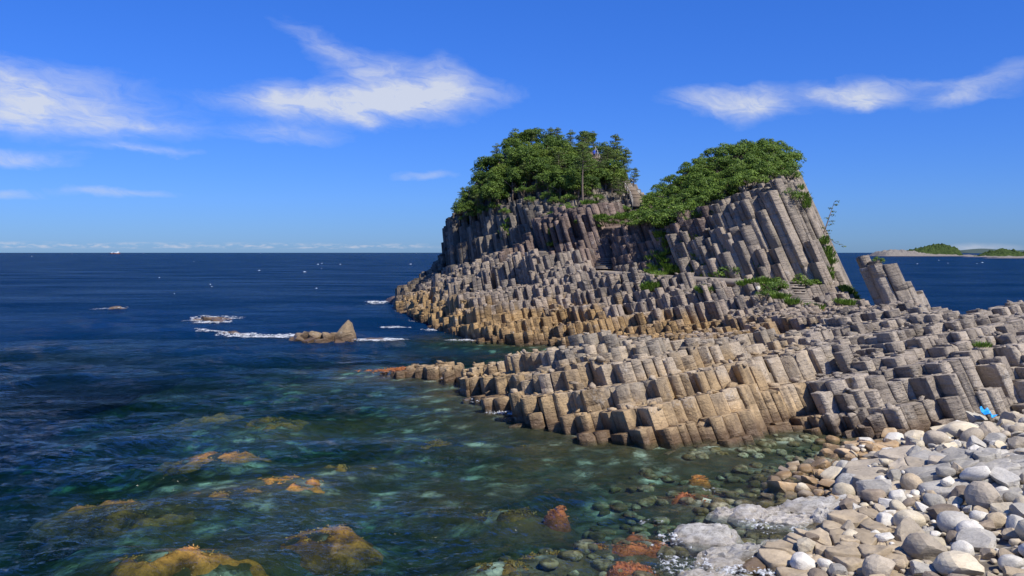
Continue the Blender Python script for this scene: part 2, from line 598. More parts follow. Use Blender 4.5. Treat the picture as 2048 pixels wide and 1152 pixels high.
rows = [
    np.stack([wd(PXS) - .8, bz(PXS) - 2.5]),
    np.stack([wd(PXS) + .2, bz(PXS) * 1.2 + .25 - smooth((780 - PXS) / 30) * 2.5]),
    row_w(1.6, [(740, -2), (770, 0.1), (930, .4), (985, .5), (1040, 1.0), (1150, 1.2), (1320, 1.2), (1400, 1.2), (1500, 1.3), (1530, 1.0),
                (1610, 1.0), (1630, 1.85), (1700, 1.9), (1730, 1.5), (1790, 1.6), (1850, 2.6), (1960, 3.2), (2050, 3.7)]),
    row_w(4.2, [(740, -2), (770, .1), (850, .35), (930, .5), (985, 1.0), (1040, 1.7), (1150, 2.2), (1320, 2.3), (1400, 2.3), (1500, 2.4),
                (1530, 2.3), (1620, 2.8), (1690, 2.9), (1790, 3.2), (1850, 3.5), (1960, 3.7), (2050, 4.2)]),
    row([Z(740, -2, 72), Z(770, -.5, 69), Z(850, .3, 66), P(930, 748, 63), P(1000, 725, 60), P(1070, 702, 57), P(1130, 690, 54), P(1200, 678, 52),
         P(1280, 690, 51), P(1330, 697, 50.5), P(1450, 695, 51), P(1520, 690, 53), P(1600, 672, 55), P(1700, 652, 57), P(1800, 650, 54),
         P(1850, 648, 53), P(1950, 655, 53), P(2010, 655, 53), P(2050, 660, 53)]),
    row([Z(740, -3, 75), Z(930, -2.5, 66), Z(1070, -2.5, 60), Z(1100, -1, 58), Z(1150, 1.5, 57), Z(1280, 2.6, 55), Z(1450, 2.8, 56),
         P(1600, 668, 60), P(1700, 640, 62), P(1800, 635, 60), P(1850, 632, 58), P(1900, 642, 57), P(1950, 652, 56), P(2010, 640, 57), P(2050, 630, 57)]),
    row([Z(740, -3, 160), Z(765, -2.5, 154), Z(800, -2.5, 134), Z(830, -2.5, 117), Z(870, -2.5, 101.5), Z(960, -2.5, 87.5), Z(1090, -2.5, 84.5),
         Z(1120, -1, 83), Z(1200, 1, 81), Z(1300, 1.6, 78), Z(1400, 2.0, 73), Z(1500, 2.6, 68), Z(1560, 3, 66), P(1600, 660, 65), P(1700, 632, 66),
         P(1800, 626, 65), P(1870, 622, 63), P(1900, 640, 61), P(1945, 650, 59), P(1965, 625, 60), P(2000, 612, 60.5), P(2050, 603, 61)]),
    row([Z(740, -3, 165), P(765, 592, 157), P(800, 605, 138), P(830, 617, 121), P(870, 640, 105), P(960, 660, 90.5), P(1090, 662, 88),
         P(1200, 664, 86), P(1300, 668, 82), P(1400, 670, 77), P(1500, 664, 71), P(1560, 655, 69), P(1600, 648, 69), P(1700, 628, 71),
         P(1800, 624, 70), P(1870, 621, 67), Z(1905, 1, 66), Z(1950, 0, 66), Z(1990, 3.5, 66), Z(2050, 3.8, 66)]),
    row([Z(740, -3, 170), P(765, 584, 161), P(800, 583, 148), P(830, 588, 136), P(900, 600, 111), P(960, 615, 97), P(1070, 618, 95),
         P(1135, 614, 94.5), P(1200, 620, 91), P(1300, 628, 86), P(1400, 628, 81), P(1500, 630, 77), P(1560, 625, 76), P(1600, 620, 76),
         P(1700, 622, 78), P(1800, 620, 76), P(1850, 620, 72), Z(1880, 0, 73), Z(1940, -3, 74), Z(2050, -3, 74)]),
    row([Z(740, -3, 173), P(765, 583, 163), P(800, 580, 151), P(830, 578, 140), P(900, 585, 116), P(960, 606, 101), P(1070, 610, 98.5),
         P(1135, 607, 98), P(1200, 612, 95), P(1300, 618, 90), P(1400, 612, 85), P(1500, 610, 81), P(1560, 608, 80), P(1600, 608, 79.5),
         P(1700, 618, 80), P(1800, 620, 78), P(1850, 621, 73.5), Z(1880, -1, 74), Z(1940, -3, 75), Z(2050, -3, 75)]),
    row([Z(740, -3, 176), P(765, 583, 166), P(800, 575, 155), P(830, 566, 147), P(880, 545, 135), P(930, 560, 122), P(978, 575, 110),
         P(1073, 557, 104), P(1200, 541, 101), P(1260, 545, 97), P(1340, 552, 94), P(1400, 555, 92), P(1480, 560, 90), P(1560, 562, 88),
         P(1600, 580, 86), P(1650, 594, 85), P(1700, 612, 84), P(1760, 618, 82), P(1830, 621, 78), Z(1850, 0, 79), Z(1900, -3, 80), Z(2050, -3, 80)]),
    row([Z(740, -3, 179), P(765, 583, 170), P(800, 573, 158), P(830, 562, 150), P(880, 535, 138), P(930, 548, 125.5), P(978, 548, 116),
         P(1073, 519, 107.5), P(1180, 518, 106), P(1215, 535, 103.5), P(1260, 543, 100), P(1340, 551, 96.5), P(1400, 553, 94.5),
         P(1480, 557, 92), P(1560, 560, 90.5), P(1600, 568, 90), P(1650, 578, 89.5), P(1690, 588, 89), P(1712, 612, 87), P(1760, 622, 85),
         Z(1830, 2, 82), Z(1850, 0, 82), Z(1900, -3, 83), Z(2050, -3, 83)]),
    row([Z(740, -3, 182), Z(765, 0, 175), P(800, 572, 162), P(830, 558, 153), P(880, 520, 142), P(905, 530, 132), P(930, 538, 129.5),
         P(978, 530, 126), P(1040, 505, 120), P(1073, 490, 114), P(1130, 464, 109.5), P(1200, 447, 106), P(1260, 446, 102), P(1320, 443, 99.2),
         P(1400, 430, 96.2), P(1440, 415, 94.4), P(1490, 390, 93.0), P(1540, 375, 92.3), P(1590, 362, 91.8), P(1620, 425, 91.8), P(1650, 492, 91.3),
         P(1690, 574, 90.6), P(1712, 608, 89.5), Z(1760, 1.5, 88), Z(1830, 1, 86), Z(1900, -3, 86), Z(2050, -3, 86)]),
    row([Z(740, -3, 190), Z(800, 0, 170), P(860, 560, 160), P(885, 500, 146), P(905, 430, 137), P(930, 424, 131.5), P(978, 418, 128),
         P(1040, 405, 124), P(1100, 395, 121.5), P(1180, 402, 119.5), P(1220, 418, 120), P(1260, 428, 116), P(1300, 428, 110), P(1350, 408, 105),
         P(1400, 392, 102), P(1480, 366, 99), P(1540, 352, 98), P(1585, 345, 97.5), P(1605, 390, 97), P(1650, 492, 97), P(1690, 578, 96),
         Z(1760, 0, 95), Z(1900, -3, 95), Z(2050, -3, 95)]),
    row([Z(740, -3, 200), Z(880, 2, 165), P(893, 480, 150), P(907, 425, 145), P(930, 392, 142), P(960, 355, 139), P(1000, 325, 137), P(1060, 312, 136),
         P(1120, 312, 135), P(1190, 318, 134), P(1240, 352, 131), P(1270, 387, 127), P(1300, 408, 120), P(1350, 368, 113), P(1400, 335, 110),
         P(1480, 308, 108), P(1540, 300, 106), P(1578, 314, 105), P(1602, 392, 104), P(1690, 582, 102), Z(1760, -1, 102), Z(1900, -3, 102), Z(2050, -3, 102)]),
    row([Z(740, -3, 210), Z(890, 2, 170), P(905, 450, 156), P(940, 380, 150), P(1000, 314, 146), P(1060, 294, 144), P(1120, 294, 143),
         P(1190, 297, 142), P(1240, 332, 140), P(1270, 372, 136), P(1300, 397, 128), P(1350, 360, 118), P(1400, 322, 115), P(1480, 294, 113),
         P(1540, 290, 111), P(1575, 306, 110), P(1600, 400, 109), P(1690, 590, 107), Z(1760, -2, 107), Z(1900, -3, 107), Z(2050, -3, 107)]),
    row([Z(740, -3, 215), Z(890, 0, 180), Z(940, 3, 165), Z(1060, 6, 160), Z(1190, 6, 158), Z(1300, 4, 146), Z(1400, 4, 130), Z(1540, 4, 125),
         Z(1690, 0, 116), Z(1760, -3, 112), Z(2050, -3, 112)]),
    row([Z(740, -4, 220), Z(1060, -4, 172), Z(1300, -4, 160), Z(1540, -4, 138), Z(1690, -4, 125), Z(2050, -4, 120)]),
]

GX0, GX1, GY0, GY1, GS = -40.0, 62.0, 38.0, 180.0, 0.25
GNX, GNY = int((GX1 - GX0) / GS), int((GY1 - GY0) / GS)
HG = np.full((GNX, GNY), -4.0)
for r0, r1 in zip(rows[:-1], rows[1:]):
    n = int(np.clip(np.max(np.abs(r1[0] - r0[0])) / GS * 1.6, 8, 220))
    for tt in np.linspace(0, 1, n):
        D_ = r0[0] * (1 - tt) + r1[0] * tt
        z_ = r0[1] * (1 - tt) + r1[1] * tt
        x_ = (PXS - CX) / F * D_
        i, j = ((x_ - GX0) / GS).astype(int), ((D_ - GY0) / GS).astype(int)
        ok = (i >= 0) & (i < GNX) & (j >= 0) & (j < GNY)
        np.maximum.at(HG, (i[ok], j[ok]), z_[ok])


def hw(x, y):
    fx = np.clip((np.asarray(x, float) - GX0) / GS - .5, 0, GNX - 1.001)
    fy = np.clip((np.asarray(y, float) - GY0) / GS - .5, 0, GNY - 1.001)
    i, j = fx.astype(int), fy.astype(int)
    a, b = fx - i, fy - j
    i1, j1 = np.minimum(i + 1, GNX - 1), np.minimum(j + 1, GNY - 1)
    return (HG[i, j] * (1 - a) + HG[i1, j] * a) * (1 - b) + (HG[i, j1] * (1 - a) + HG[i1, j1] * a) * b


# close pinholes of the rasterised loft
for _ in range(2):
    pad = np.pad(HG, 1, mode='edge')
    nb = np.max([pad[1 + a:1 + a + GNX, 1 + b:1 + b + GNY] for a in (-1, 0, 1) for b in (-1, 0, 1)], 0)
    mean = np.mean([pad[1 + a:1 + a + GNX, 1 + b:1 + b + GNY] for a, b in ((-1, 0), (1, 0), (0, -1), (0, 1))], 0)
    HG = np.where(HG < -3.9, np.where(nb > -3.9, nb, HG), HG)

# corridors cut for the path and the stairs: (points, half width)
PATH = [pt(1200, 541, 102.2), pt(1230, 543, 100.2), pt(1290, 547, 97.2), pt(1340, 551, 95.2), pt(1400, 554, 93.4), pt(1480, 558.5, 91.2), pt(1530, 561, 90), pt(1565, 560, 89.5)]
PATH2 = [pt(1075, 518.5, 109), pt(1130, 518, 108.2), pt(1188, 518, 107.2)]
ST_R = [pt(1645, 626, 80.5), pt(1610, 607, 83.5), pt(1592, 590, 86.5), pt(1588, 563, 89.5)]
ST_M = [pt(1206, 540, 103.0), pt(1212, 517, 107.2)]
ST_S = [pt(1100, 517, 108.8), pt(1080, 503, 111.8)]
ST_L = [pt(1278, 415, 117.0), pt(1272, 398, 120.5), pt(1258, 375, 125.0)]
ST_U = [pt(1196, 340, 131.0), pt(1178, 303, 136.5)]
CARVE = np.zeros_like(HG)
gx = GX0 + (np.arange(GNX) + .5) * GS
gy = GY0 + (np.arange(GNY) + .5) * GS
GXX, GYY = np.meshgrid(gx, gy, indexing='ij')


def carve(pts_, hwid, drop):
    for a, b in zip(pts_[:-1], pts_[1:]):
        ab = np.array([b.x - a.x, b.y - a.y])
        L2 = max(ab @ ab, 1e-6)
        s_ = np.clip(((GXX - a.x) * ab[0] + (GYY - a.y) * ab[1]) / L2, 0, 1)
        dd = np.hypot(GXX - a.x - s_ * ab[0], GYY - a.y - s_ * ab[1])
        zz = a.z + (b.z - a.z) * s_ - drop
        msk = dd < hwid
        HG[msk] = zz[msk]
        CARVE[msk] = 1


for p_ in (PATH, PATH2):
    carve(p_, 1.0, .25)
for p_ in (ST_R, ST_M, ST_S, ST_L, ST_U):
    carve(p_, 1.3, .35)


def carved(x, y):
    i = np.clip(((np.asarray(x) - GX0) / GS).astype(int), 0, GNX - 1)
    j = np.clip(((np.asarray(y) - GY0) / GS).astype(int), 0, GNY - 1)
    return CARVE[i, j] > 0


# ------------------------------------------------------------------ columns: leaning frame (u, v) -> world
KT = np.array([(700, .03), (850, .06), (950, .14), (1050, .22), (1200, .30), (1350, .35), (1500, .40), (1650, .42), (2250, .42)], float)
KY = .10


def lean(u, v):
    px = CX + np.asarray(u) / np.asarray(v) * F
    return np.interp(px, KT[:, 0], KT[:, 1])


def shear(u, v, z):
    return np.stack([u - lean(u, v) * z, v + KY * z, z + 0 * u], -1)


def solve_top(u, v):
    u, v = np.asarray(u, float), np.asarray(v, float)
    k = lean(u, v)
    top = np.full(u.shape, -4.0)
    done = np.zeros(u.shape, bool)
    for z in np.arange(28, -3.5, -.08):
        h = hw(u - k * z, v + KY * z)
        hit = (~done) & (h >= z)
        top[hit] = z
        done |= hit
    return top


def lattice(x0, x1, y0, y1, s, seed):
    g = np.random.default_rng(seed)
    pts_ = []
    ny = int((y1 - y0) / (s * .866)) + 1
    nx = int((x1 - x0) / s) + 1
    for j in range(ny):
        for i in range(nx):
            pts_.append((x0 + (i + .5 * (j % 2)) * s, y0 + j * s * .866))
    p = np.array(pts_)
    return p + g.uniform(-.33, .33, p.shape) * s


def block_lattice(x0, x1, y0, y1, w0, w1, dep, seed, rot):
    """rows of blocks of uneven width: fronts of one row lie nearly in one plane"""
    g = np.random.default_rng(seed)
    cx_, cy_ = (x0 + x1) / 2, (y0 + y1) / 2
    R_ = math.hypot(x1 - x0, y1 - y0) / 2 + 2
    pts_ = []
    y = -R_
    while y < R_:
        x = -R_ + g.uniform(0, 1)
        while x < R_:
            w_ = g.uniform(w0, w1)
            pts_.append((x + w_ / 2, y + g.normal(0, .06) * dep))
            x += w_
        y += dep * g.uniform(.85, 1.15)
    p = np.array(pts_)
    p[:, 1] += (fbm(p[:, 0] * .12, p[:, 1] * .12, seed, 2) - .5) * 5.0 + (fbm(p[:, 0] * .4, p[:, 1] * .25, seed + 5, 2) - .5) * 1.2
    c, s_ = math.cos(rot), math.sin(rot)
    p = np.stack([p[:, 0] * c - p[:, 1] * s_ + cx_, p[:, 0] * s_ + p[:, 1] * c + cy_], 1)
    return p[(p[:, 0] > x0) & (p[:, 0] < x1) & (p[:, 1] > y0) & (p[:, 1] < y1)]


# front set finer than the back one; boundary in the hidden dip behind the front crest
def front_limit(px):
    return np.interp(px, [700, 930, 1070, 1150, 1280, 1450, 1600, 1700, 1800, 1900, 2250], [77, 68, 61, 59, 57.5, 59, 62, 63.5, 62, 62.5, 68])


pf = block_lattice(-14, 46, 39, 72, .42, 1.10, .80, 3, R(13))
pb = block_lattice(-34, 58, 55, 125, .34, .88, .76, 4, R(12))
pc = lattice(-34, 58, 85, 160, .92, 6)
BL1 = lambda px: np.interp(px, [700, 930, 1040, 1180, 1300, 1400, 1440, 1560, 1700, 1760], [128, 124, 116, 112, 106, 95.5, 92.2, 90.2, 88.6, 150])
pxf = CX + pf[:, 0] / pf[:, 1] * F
pf = pf[(pf[:, 1] < front_limit(pxf)) & (pxf > 730) & (pxf < 2130)]
pxb = CX + pb[:, 0] / pb[:, 1] * F
pb = pb[(pb[:, 1] > front_limit(pxb) + .4) & (pxb > 745) & (pxb < 2130) & (pb[:, 1] < BL1(pxb))]
pxc = CX + pc[:, 0] / pc[:, 1] * F
pc = pc[(pc[:, 1] > BL1(pxc) + .5) & (pxc > 800) & (pxc < 1760)]
pb = np.concatenate([pb, pc])
spb = np.concatenate([np.full(len(pb) - len(pc), .72), np.full(len(pc), .92)])
# the sea stack: its own small field
STK_C = np.array([39.2, 85.0])
ps = lattice(STK_C[0] - 3.2, STK_C[0] + 3.2, STK_C[1] - 2.6, STK_C[1] + 2.6, 1.15, 5)
es = ((ps[:, 0] - STK_C[0]) / 2.25) ** 2 + ((ps[:, 1] - STK_C[1]) / 2.1) ** 2
ps = ps[es < 1.0]
eb = ((pb[:, 0] - STK_C[0]) / 3.0) ** 2 + ((pb[:, 1] - STK_C[1]) / 2.55) ** 2
pb, spb = pb[eb > 1.0], spb[eb > 1.0]
UV = np.concatenate([pf, pb, ps])
SP = np.concatenate([np.full(len(pf), .8), spb, np.full(len(ps), 1.15)])
FRONT = np.concatenate([np.ones(len(pf), bool), np.zeros(len(pb) + len(ps), bool)])
STACK = np.concatenate([np.zeros(len(pf) + len(pb), bool), np.ones(len(ps), bool)])
TOP = solve_top(UV[:, 0], UV[:, 1])
PXC = CX + UV[:, 0] / UV[:, 1] * F
face = (PXC > 1415) & (PXC < 1720) & (UV[:, 1] > 86) & (UV[:, 1] < 96)
for dv_ in (.35, .7, 1.05):
    TOP[face] = np.maximum(TOP[face], solve_top(UV[face, 0], UV[face, 1] + dv_) - .05)
RAW = TOP.copy()
# breaking of the columns: joint planes that dip gently, clusters broken to one level
xw = UV[:, 0] - lean(UV[:, 0], UV[:, 1]) * TOP
gb0 = np.random.default_rng(18)
gb = np.random.default_rng(8)
bc = np.stack([gb.uniform(-36, 60, 900), gb.uniform(38, 150, 900)], 1)      # blocks of columns that broke off together
bid = np.concatenate([((UV[k:k + 500, None] - bc[None]) ** 2 * np.array([.55, 1.3])).sum(2).argmin(1) for k in range(0, len(UV), 500)])
step = np.where(FRONT, 1.05, np.where(UV[:, 1] < 104, 1.15, 3.0)) * np.where(gb0.random(900)[bid] < .35, 1.5, 1.0)
step = np.where(FRONT & (RAW > 3.3) & (PXC > 1480), .5, step)
cl_n = (fbm(UV[:, 0] * .16, UV[:, 1] * .16, 5, 3) - .5) * np.where(FRONT, 1.6, 2.4) + gb.uniform(-.16, .16, 900)[bid] * step
ind = rng.normal(0, 1, len(TOP)) * np.where(FRONT, .07, np.where((UV[:, 1] > 108) & (PXC < 1250), .9, .09))
yw = UV[:, 1] + KY * TOP
PLX, PLY = .16, -.09                      # dip of the joint planes
plane = PLX * xw + PLY * (yw - 60)
q = np.round((TOP + cl_n + ind - plane) / step) * step + plane
jit = rng.normal(0, .018, len(TOP))
newtop = q + jit
sub = rng.random(len(TOP))
newtop = np.where(sub < .09, newtop - step * .3, np.where(sub > .95, newtop + step * .2, newtop))
newtop = np.where((sub > .16) & (sub < .19), newtop - step, newtop)
high = (UV[:, 1] > 90) & (RAW > 14)
newtop = np.where(high, np.minimum(newtop, RAW + .1) - .3, newtop)
cv = carved(xw, UV[:, 1] + KY * TOP)
newtop = np.minimum(newtop, RAW + np.where(FRONT, .55, np.where(UV[:, 1] < 104, .7, 1.6)))
newtop = np.where(cv, RAW, newtop)
newtop = np.where((PXC < 905) & ~FRONT, np.minimum(newtop, RAW + .05 + rng.normal(0, .25, len(TOP))), newtop)
newtop = np.where(RAW < .1, np.minimum(newtop, RAW + .5), newtop)
TOP = newtop
# stack heights
sx = (UV[:, 0] - STK_C[0])
stk_h = np.where(sx < -1.2, 8.0, np.where(sx < .1, 8.5, np.where(sx < 1.1, 7.0, 5.6))) - .3 * np.abs(UV[:, 1] - STK_C[1] - .3)
tipm = FRONT & (PXC < 1000)
TOP = np.where(tipm, np.minimum(TOP, .25 + .010 * np.maximum(PXC - 770, 0) * .55 + rng.normal(0, .12, len(TOP))), TOP)
TOP = np.where(STACK, stk_h + rng.normal(0, .25, len(TOP)), TOP)

# region of each column
REG = np.full(len(TOP), 'terrace', dtype=object)
REG[FRONT & (PXC < 1660)] = 'shelf'
REG[FRONT & (PXC >= 1660)] = 'wall'
xw = UV[:, 0] - lean(UV[:, 0], UV[:, 1]) * TOP
yw = UV[:, 1] + KY * TOP
pxw = CX + xw / yw * F
pathv = np.interp(pxw, [978, 1073, 1200, 1260, 1340, 1400, 1480, 1560, 1690], [116, 108.5, 103.5, 100.5, 97, 94.8, 92.4, 90.8, 90.5])
bk = ~FRONT & ~STACK
REG[bk & (yw > pathv) & (pxw > 1000)] = 'purple'
REG[bk & (yw > pathv - .3) & (pxw > 1425)] = 'crag_grey'
REG[bk & (pxw > 1300) & (yw > 101.5)] = 'crag_grey'
lb = np.interp(pxw, [860, 905, 978, 1040, 1100, 1180, 1250, 1300], [140, 130, 124.5, 119.5, 117.5, 116, 115.5, 115])
REG[bk & (yw > lb) & (pxw < 1300)] = 'crag_dark'
REG[STACK] = 'stack'
keep = TOP > -1.0
# columns on the far side of the crests are never in view: leave them to the core
crest = np.interp(pxw, [740, 880, 905, 1000, 1190, 1270, 1300, 1400, 1540, 1600, 1690, 1760], [178, 172, 158, 147, 143, 137, 129, 116, 112, 110, 108, 92])
keep &= (yw < crest + 1) | STACK


def voronoi_cells(pts_, idxs, sp=None):
    cell = 3.0
    grid = {}
    for i, (a, b) in enumerate(pts_):
        grid.setdefault((int(a // cell), int(b // cell)), []).append(i)
    cells, nbrs = {}, {}
    sp = SP if sp is None else sp
    for i in idxs:
        a, b = pts_[i]
        gi, gj = int(a // cell), int(b // cell)
        cand = [j for da in (-1, 0, 1) for db in (-1, 0, 1) for j in grid.get((gi + da, gj + db), ()) if j != i]
        cand = sorted(cand, key=lambda j: (pts_[j][0] - a) ** 2 + (pts_[j][1] - b) ** 2)[:18]
        r_ = sp[i] * 1.0
        poly = [(r_ * math.cos(th), r_ * math.sin(th)) for th in np.linspace(0, 2 * math.pi, 9)[:-1]]
        nb = []
        for j in cand:
            mx, my = (pts_[j][0] - a), (pts_[j][1] - b)
            c_ = (mx * mx + my * my) / 2
            dist = [px_ * mx + py_ * my - c_ for px_, py_ in poly]
            if max(dist) <= 0:
                continue
            nb.append(j)
            np_ = []
            L = len(poly)
            for k in range(L):
                p0, p1, d0, d1 = poly[k], poly[(k + 1) % L], dist[k], dist[(k + 1) % L]
                if d0 <= 0:
                    np_.append(p0)
                if (d0 < 0 < d1) or (d1 < 0 < d0):
                    f = d0 / (d0 - d1)
                    np_.append((p0[0] + (p1[0] - p0[0]) * f, p0[1] + (p1[1] - p0[1]) * f))
            poly = np_
            if len(poly) < 3:
                break
        # drop very short edges
        out_ = []
        for k in range(len(poly)):
            p0, p1 = poly[k], poly[(k + 1) % len(poly)]
            if math.hypot(p1[0] - p0[0], p1[1] - p0[1]) > .12 * sp[i]:
                out_.append(p0)
        cells[i] = np.array(out_ if len(out_) >= 3 else poly)
        nbrs[i] = nb
    return cells, nbrs


idx = np.nonzero(keep)[0]
CELLS, NBRS = voronoi_cells([tuple(p) for p in UV], idx)


def column_arrays(i):
    g = np.random.default_rng(1000 + i)
    poly = CELLS[i]
    if len(poly) < 3:
        return None
    s = SP[i]
    top = TOP[i]
    nbt = [TOP[j] for j in NBRS[i]] or [top - 2]
    low = min(nbt)
    bot = min(low, top) - 1.0
    bot = max(bot, -2.2)
    if top - bot < .8:
        bot = top - .8
    c = UV[i]
    # ring outline: chamfered corners and edge middles
    L = len(poly)
    ring = []
    ch = g.uniform(.02, .07)
    for k in range(L):
        p0, p1, p2 = poly[k - 1], poly[k], poly[(k + 1) % L]
        ring += [p1 + (p0 - p1) * ch, p1 + (p2 - p1) * ch]
        if np.hypot(*(p2 - p1)) > .45 * s:
            ring.append((p1 + p2) / 2 * (1 + g.uniform(-.03, .015)))
    ring = np.array(ring)
    n = len(ring)
    cen = ring.mean(0)
    gap = g.uniform(.002, .014)
    ring = cen + (ring - cen) * (1 - gap)
    near = UV[i][1] < 75
    dz = .5 if near else (.8 if top - bot < 6 else 1.3)
    zs, sc, off, pvs = [], [], [], []
    pv = 1 + g.normal(0, .012, n)
    z = bot
    cur = g.uniform(.985, 1.0)
    o = g.uniform(-.02, .02, 2) * s
    nextj = bot + g.uniform(.8, 2.4)
    while z < top - .25:
        zs.append(z)
        sc.append(cur * (g.uniform(.99, 1.0) if near else g.uniform(.982, 1.0)))
        off.append(o.copy())
        pvs.append(pv)
        z += dz * g.uniform(.7, 1.3)
        if z > nextj and z < top - .5:
            zs += [z - .025, z, z + .025]
            sc += [cur, cur * .965]
            off += [o.copy(), o.copy()]
            pvs += [pv, pv]
            pv = 1 + g.normal(0, .010, n)
            if g.random() < .28:
                k = g.integers(n)
                dd = np.minimum(np.abs(np.arange(n) - k), n - np.abs(np.arange(n) - k))
                pv = pv - np.where(dd <= g.integers(1, 3), g.uniform(.06, .22), 0)
            cur = max(.92, min(1.0, cur * g.uniform(.965, 1.03)))
            o = g.uniform(-.03, .03, 2) * s
            sc.append(cur)
            off.append(o.copy())
            pvs.append(pv)
            z += .1 + dz * .4
            nextj = z + g.uniform(.7, 2.2)
    bev = g.uniform(.02, .06)
    zs += [top - bev, top - bev * .25, top]
    sc += [cur, cur * .985, cur * g.uniform(.972, .988)]
    off += [o, o, o]
    pvs += [pv, pv, pv]
    pvs = np.array(pvs)
    zs, sc, off = np.array(zs), np.array(sc), np.array(off)
    m = len(zs)
    tilt = g.normal(0, .02, 2)
    UVr = c + cen + off[:, None, :] + (ring - cen)[None] * (sc[:, None] * pvs)[:, :, None]
    nz = g.normal(0, .008 * s, (m, n, 1))
    dirn = (ring - cen)
    dirn = dirn / np.maximum(np.linalg.norm(dirn, axis=1, keepdims=True), 1e-6)
    UVr = UVr + dirn[None] * nz
    ZZ = np.repeat(zs[:, None], n, 1)
    rel = UVr - (c + cen)
    tz = rel[..., 0] * tilt[0] + rel[..., 1] * tilt[1]
    dip = rel[..., 0] * PLX + rel[..., 1] * PLY
    fade = smooth((zs - (top - .5)) / .5)[:, None]
    chip = np.zeros(n)
    if g.random() < .33:                                  # a broken corner
        k = g.integers(n)
        dd = np.minimum(np.abs(np.arange(n) - k), n - np.abs(np.arange(n) - k))
        chip = np.maximum(0, 1 - dd / g.uniform(1.2, 3)) * g.uniform(.08, .42)
    ZZ = ZZ + (tz - chip[None]) * fade + dip
    ZZ[-3:] += g.normal(0, .012, (3, n))
    V = shear(UVr[..., 0], UVr[..., 1], ZZ).reshape(-1, 3)
    cz = top + .01 + g.normal(0, .02)
    cu = (c + cen + off[-1])
    V = np.concatenate([V, shear(np.array([cu[0]]), np.array([cu[1]]), np.array([cz - chip.mean() * .4]))])
    a = np.arange(n)
    b = (a + 1) % n
    Q = np.concatenate([np.stack([r_ * n + a, r_ * n + b, (r_ + 1) * n + b, (r_ + 1) * n + a], 1) for r_ in range(m - 1)])
    T = np.stack([(m - 1) * n + a, (m - 1) * n + b, np.full(n, m * n)], 1)
    tone = np.full(len(V), g.random())
    return V, Q, T, tone


REGION_DEF = {
    'shelf': ('rock_shelf', 'low tan shelf of leaning basalt columns jutting into the green water in front', 'rock shelf', 'shelf'),
    'wall': ('rock_wall', 'grey wall of jointed basalt columns rising behind the boulder beach', 'rock wall', 'wall'),
    'terrace': ('rock_terrace', 'stepped terraces of banded columns below the footpath, tan at the waterline', 'rock terrace', 'terrace'),
    'purple': ('rock_step', 'purple brown step of upright columns between the footpath and the two crags', 'rock step', 'purple'),
    'crag_grey': ('leaning_crag', 'pale grey crag of tall leaning columns capped with low shrubs', 'crag', 'crag_grey'),
    'crag_dark': ('wooded_crag', 'highest dark basalt crag with pine trees on its summit', 'crag', 'crag_dark'),
    'stack': ('sea_stack', 'small leaning stub of columns standing alone between the crag and the sea', 'sea stack', 'wall'),
}
ROOT = {}
for reg, (nm, lab, cat, mk) in REGION_DEF.items():
    ids = [i for i in idx if REG[i] == reg]
    cen = UV[ids].mean(0)
    loc = (float(cen[0]), float(cen[1]), 0.0)
    root = empty(nm, loc, lab, cat)
    ROOT[reg] = root
    score = []
    for i in ids:
        nb = [TOP[j] for j in NBRS[i] if UV[j][1] < UV[i][1] + .3] or [TOP[i]]
        ex = max(0, TOP[i] - max(-.2, min(nb))) + .12 * SP[i]
        vis = 1.0 if -60 < (pxw[i] - 1050) < 1020 or pxw[i] < 2060 else .2
        score.append(ex * SP[i] / UV[i][1] ** 2 * vis)
    order = [ids[k] for k in np.argsort(-np.array(score))]
    big, rest = order[:290], order[290:]
    for i in big:
        r_ = column_arrays(i)
        if r_ is None:
            continue
        V, Q, T, tone = r_
        me = mesh_np('column', V - np.array(loc), [Q, T], {'tone': tone})
        link('column', me, M[mk], root)
    mb, tones = MB(), []
    for i in rest:
        r_ = column_arrays(i)
        if r_ is None:
            continue
        V, Q, T, tone = r_
        mb.add(V - np.array(loc), Q, T)
        tones.append(tone)
    if mb.n:
        me = mb.mesh('column_mass', {'tone': np.concatenate(tones)})
        link('column_mass', me, M[mk], root, kind='stuff')

# the bedrock core beneath the columns
cs = .9
cu_ = np.arange(-36, 60, cs)
cv_ = np.arange(40, 176, cs)
UU, VV = np.meshgrid(cu_, cv_, indexing='ij')
ct = solve_top(UU, VV)
pad = np.pad(ct, 1, mode='edge')
ct = np.min([pad[1 + a:1 + a + ct.shape[0], 1 + b:1 + b + ct.shape[1]] for a in (-1, 0, 1) for b in (-1, 0, 1)], 0) - 1.1
ct += (fbm(UU * .7, VV * .7, 77, 3) - .5) * .6
V = shear(UU, VV, ct).reshape(-1, 3)
ni, nj = UU.shape
ii, jj = np.meshgrid(np.arange(ni - 1), np.arange(nj - 1), indexing='ij')
a = (ii * nj + jj).ravel()
Q = np.stack([a, a + nj, a + nj + 1, a + 1], 1)
zmax = V[Q][:, :, 2].max(1)
Q = Q[zmax > -3.5]
link('bedrock', mesh_np('bedrock', V, Q, {'tone': np.full(len(V), .3)}), M['purple'], kind='structure')

# ------------------------------------------------------------------ beach, seabed, sea
SH = np.array([tuple(on_z(px, py))[:2] for px, py in ((1600, 1150), (1590, 1065), (1612, 1012), (1635, 985), (1655, 960), (1715, 907), (1790, 880))])
SH = SH[np.argsort(SH[:, 1])]


def shore_x(y):
    return np.interp(y, SH[:, 1], SH[:, 0], left=7.4, right=20.5)


def beach_z(x, y):
    dxs = np.asarray(x) - shore_x(y)
    up = np.minimum(dxs * .155, 1.2 + dxs * .055)
    return np.where(dxs > 0, np.minimum(up, 2.5), dxs * .10)


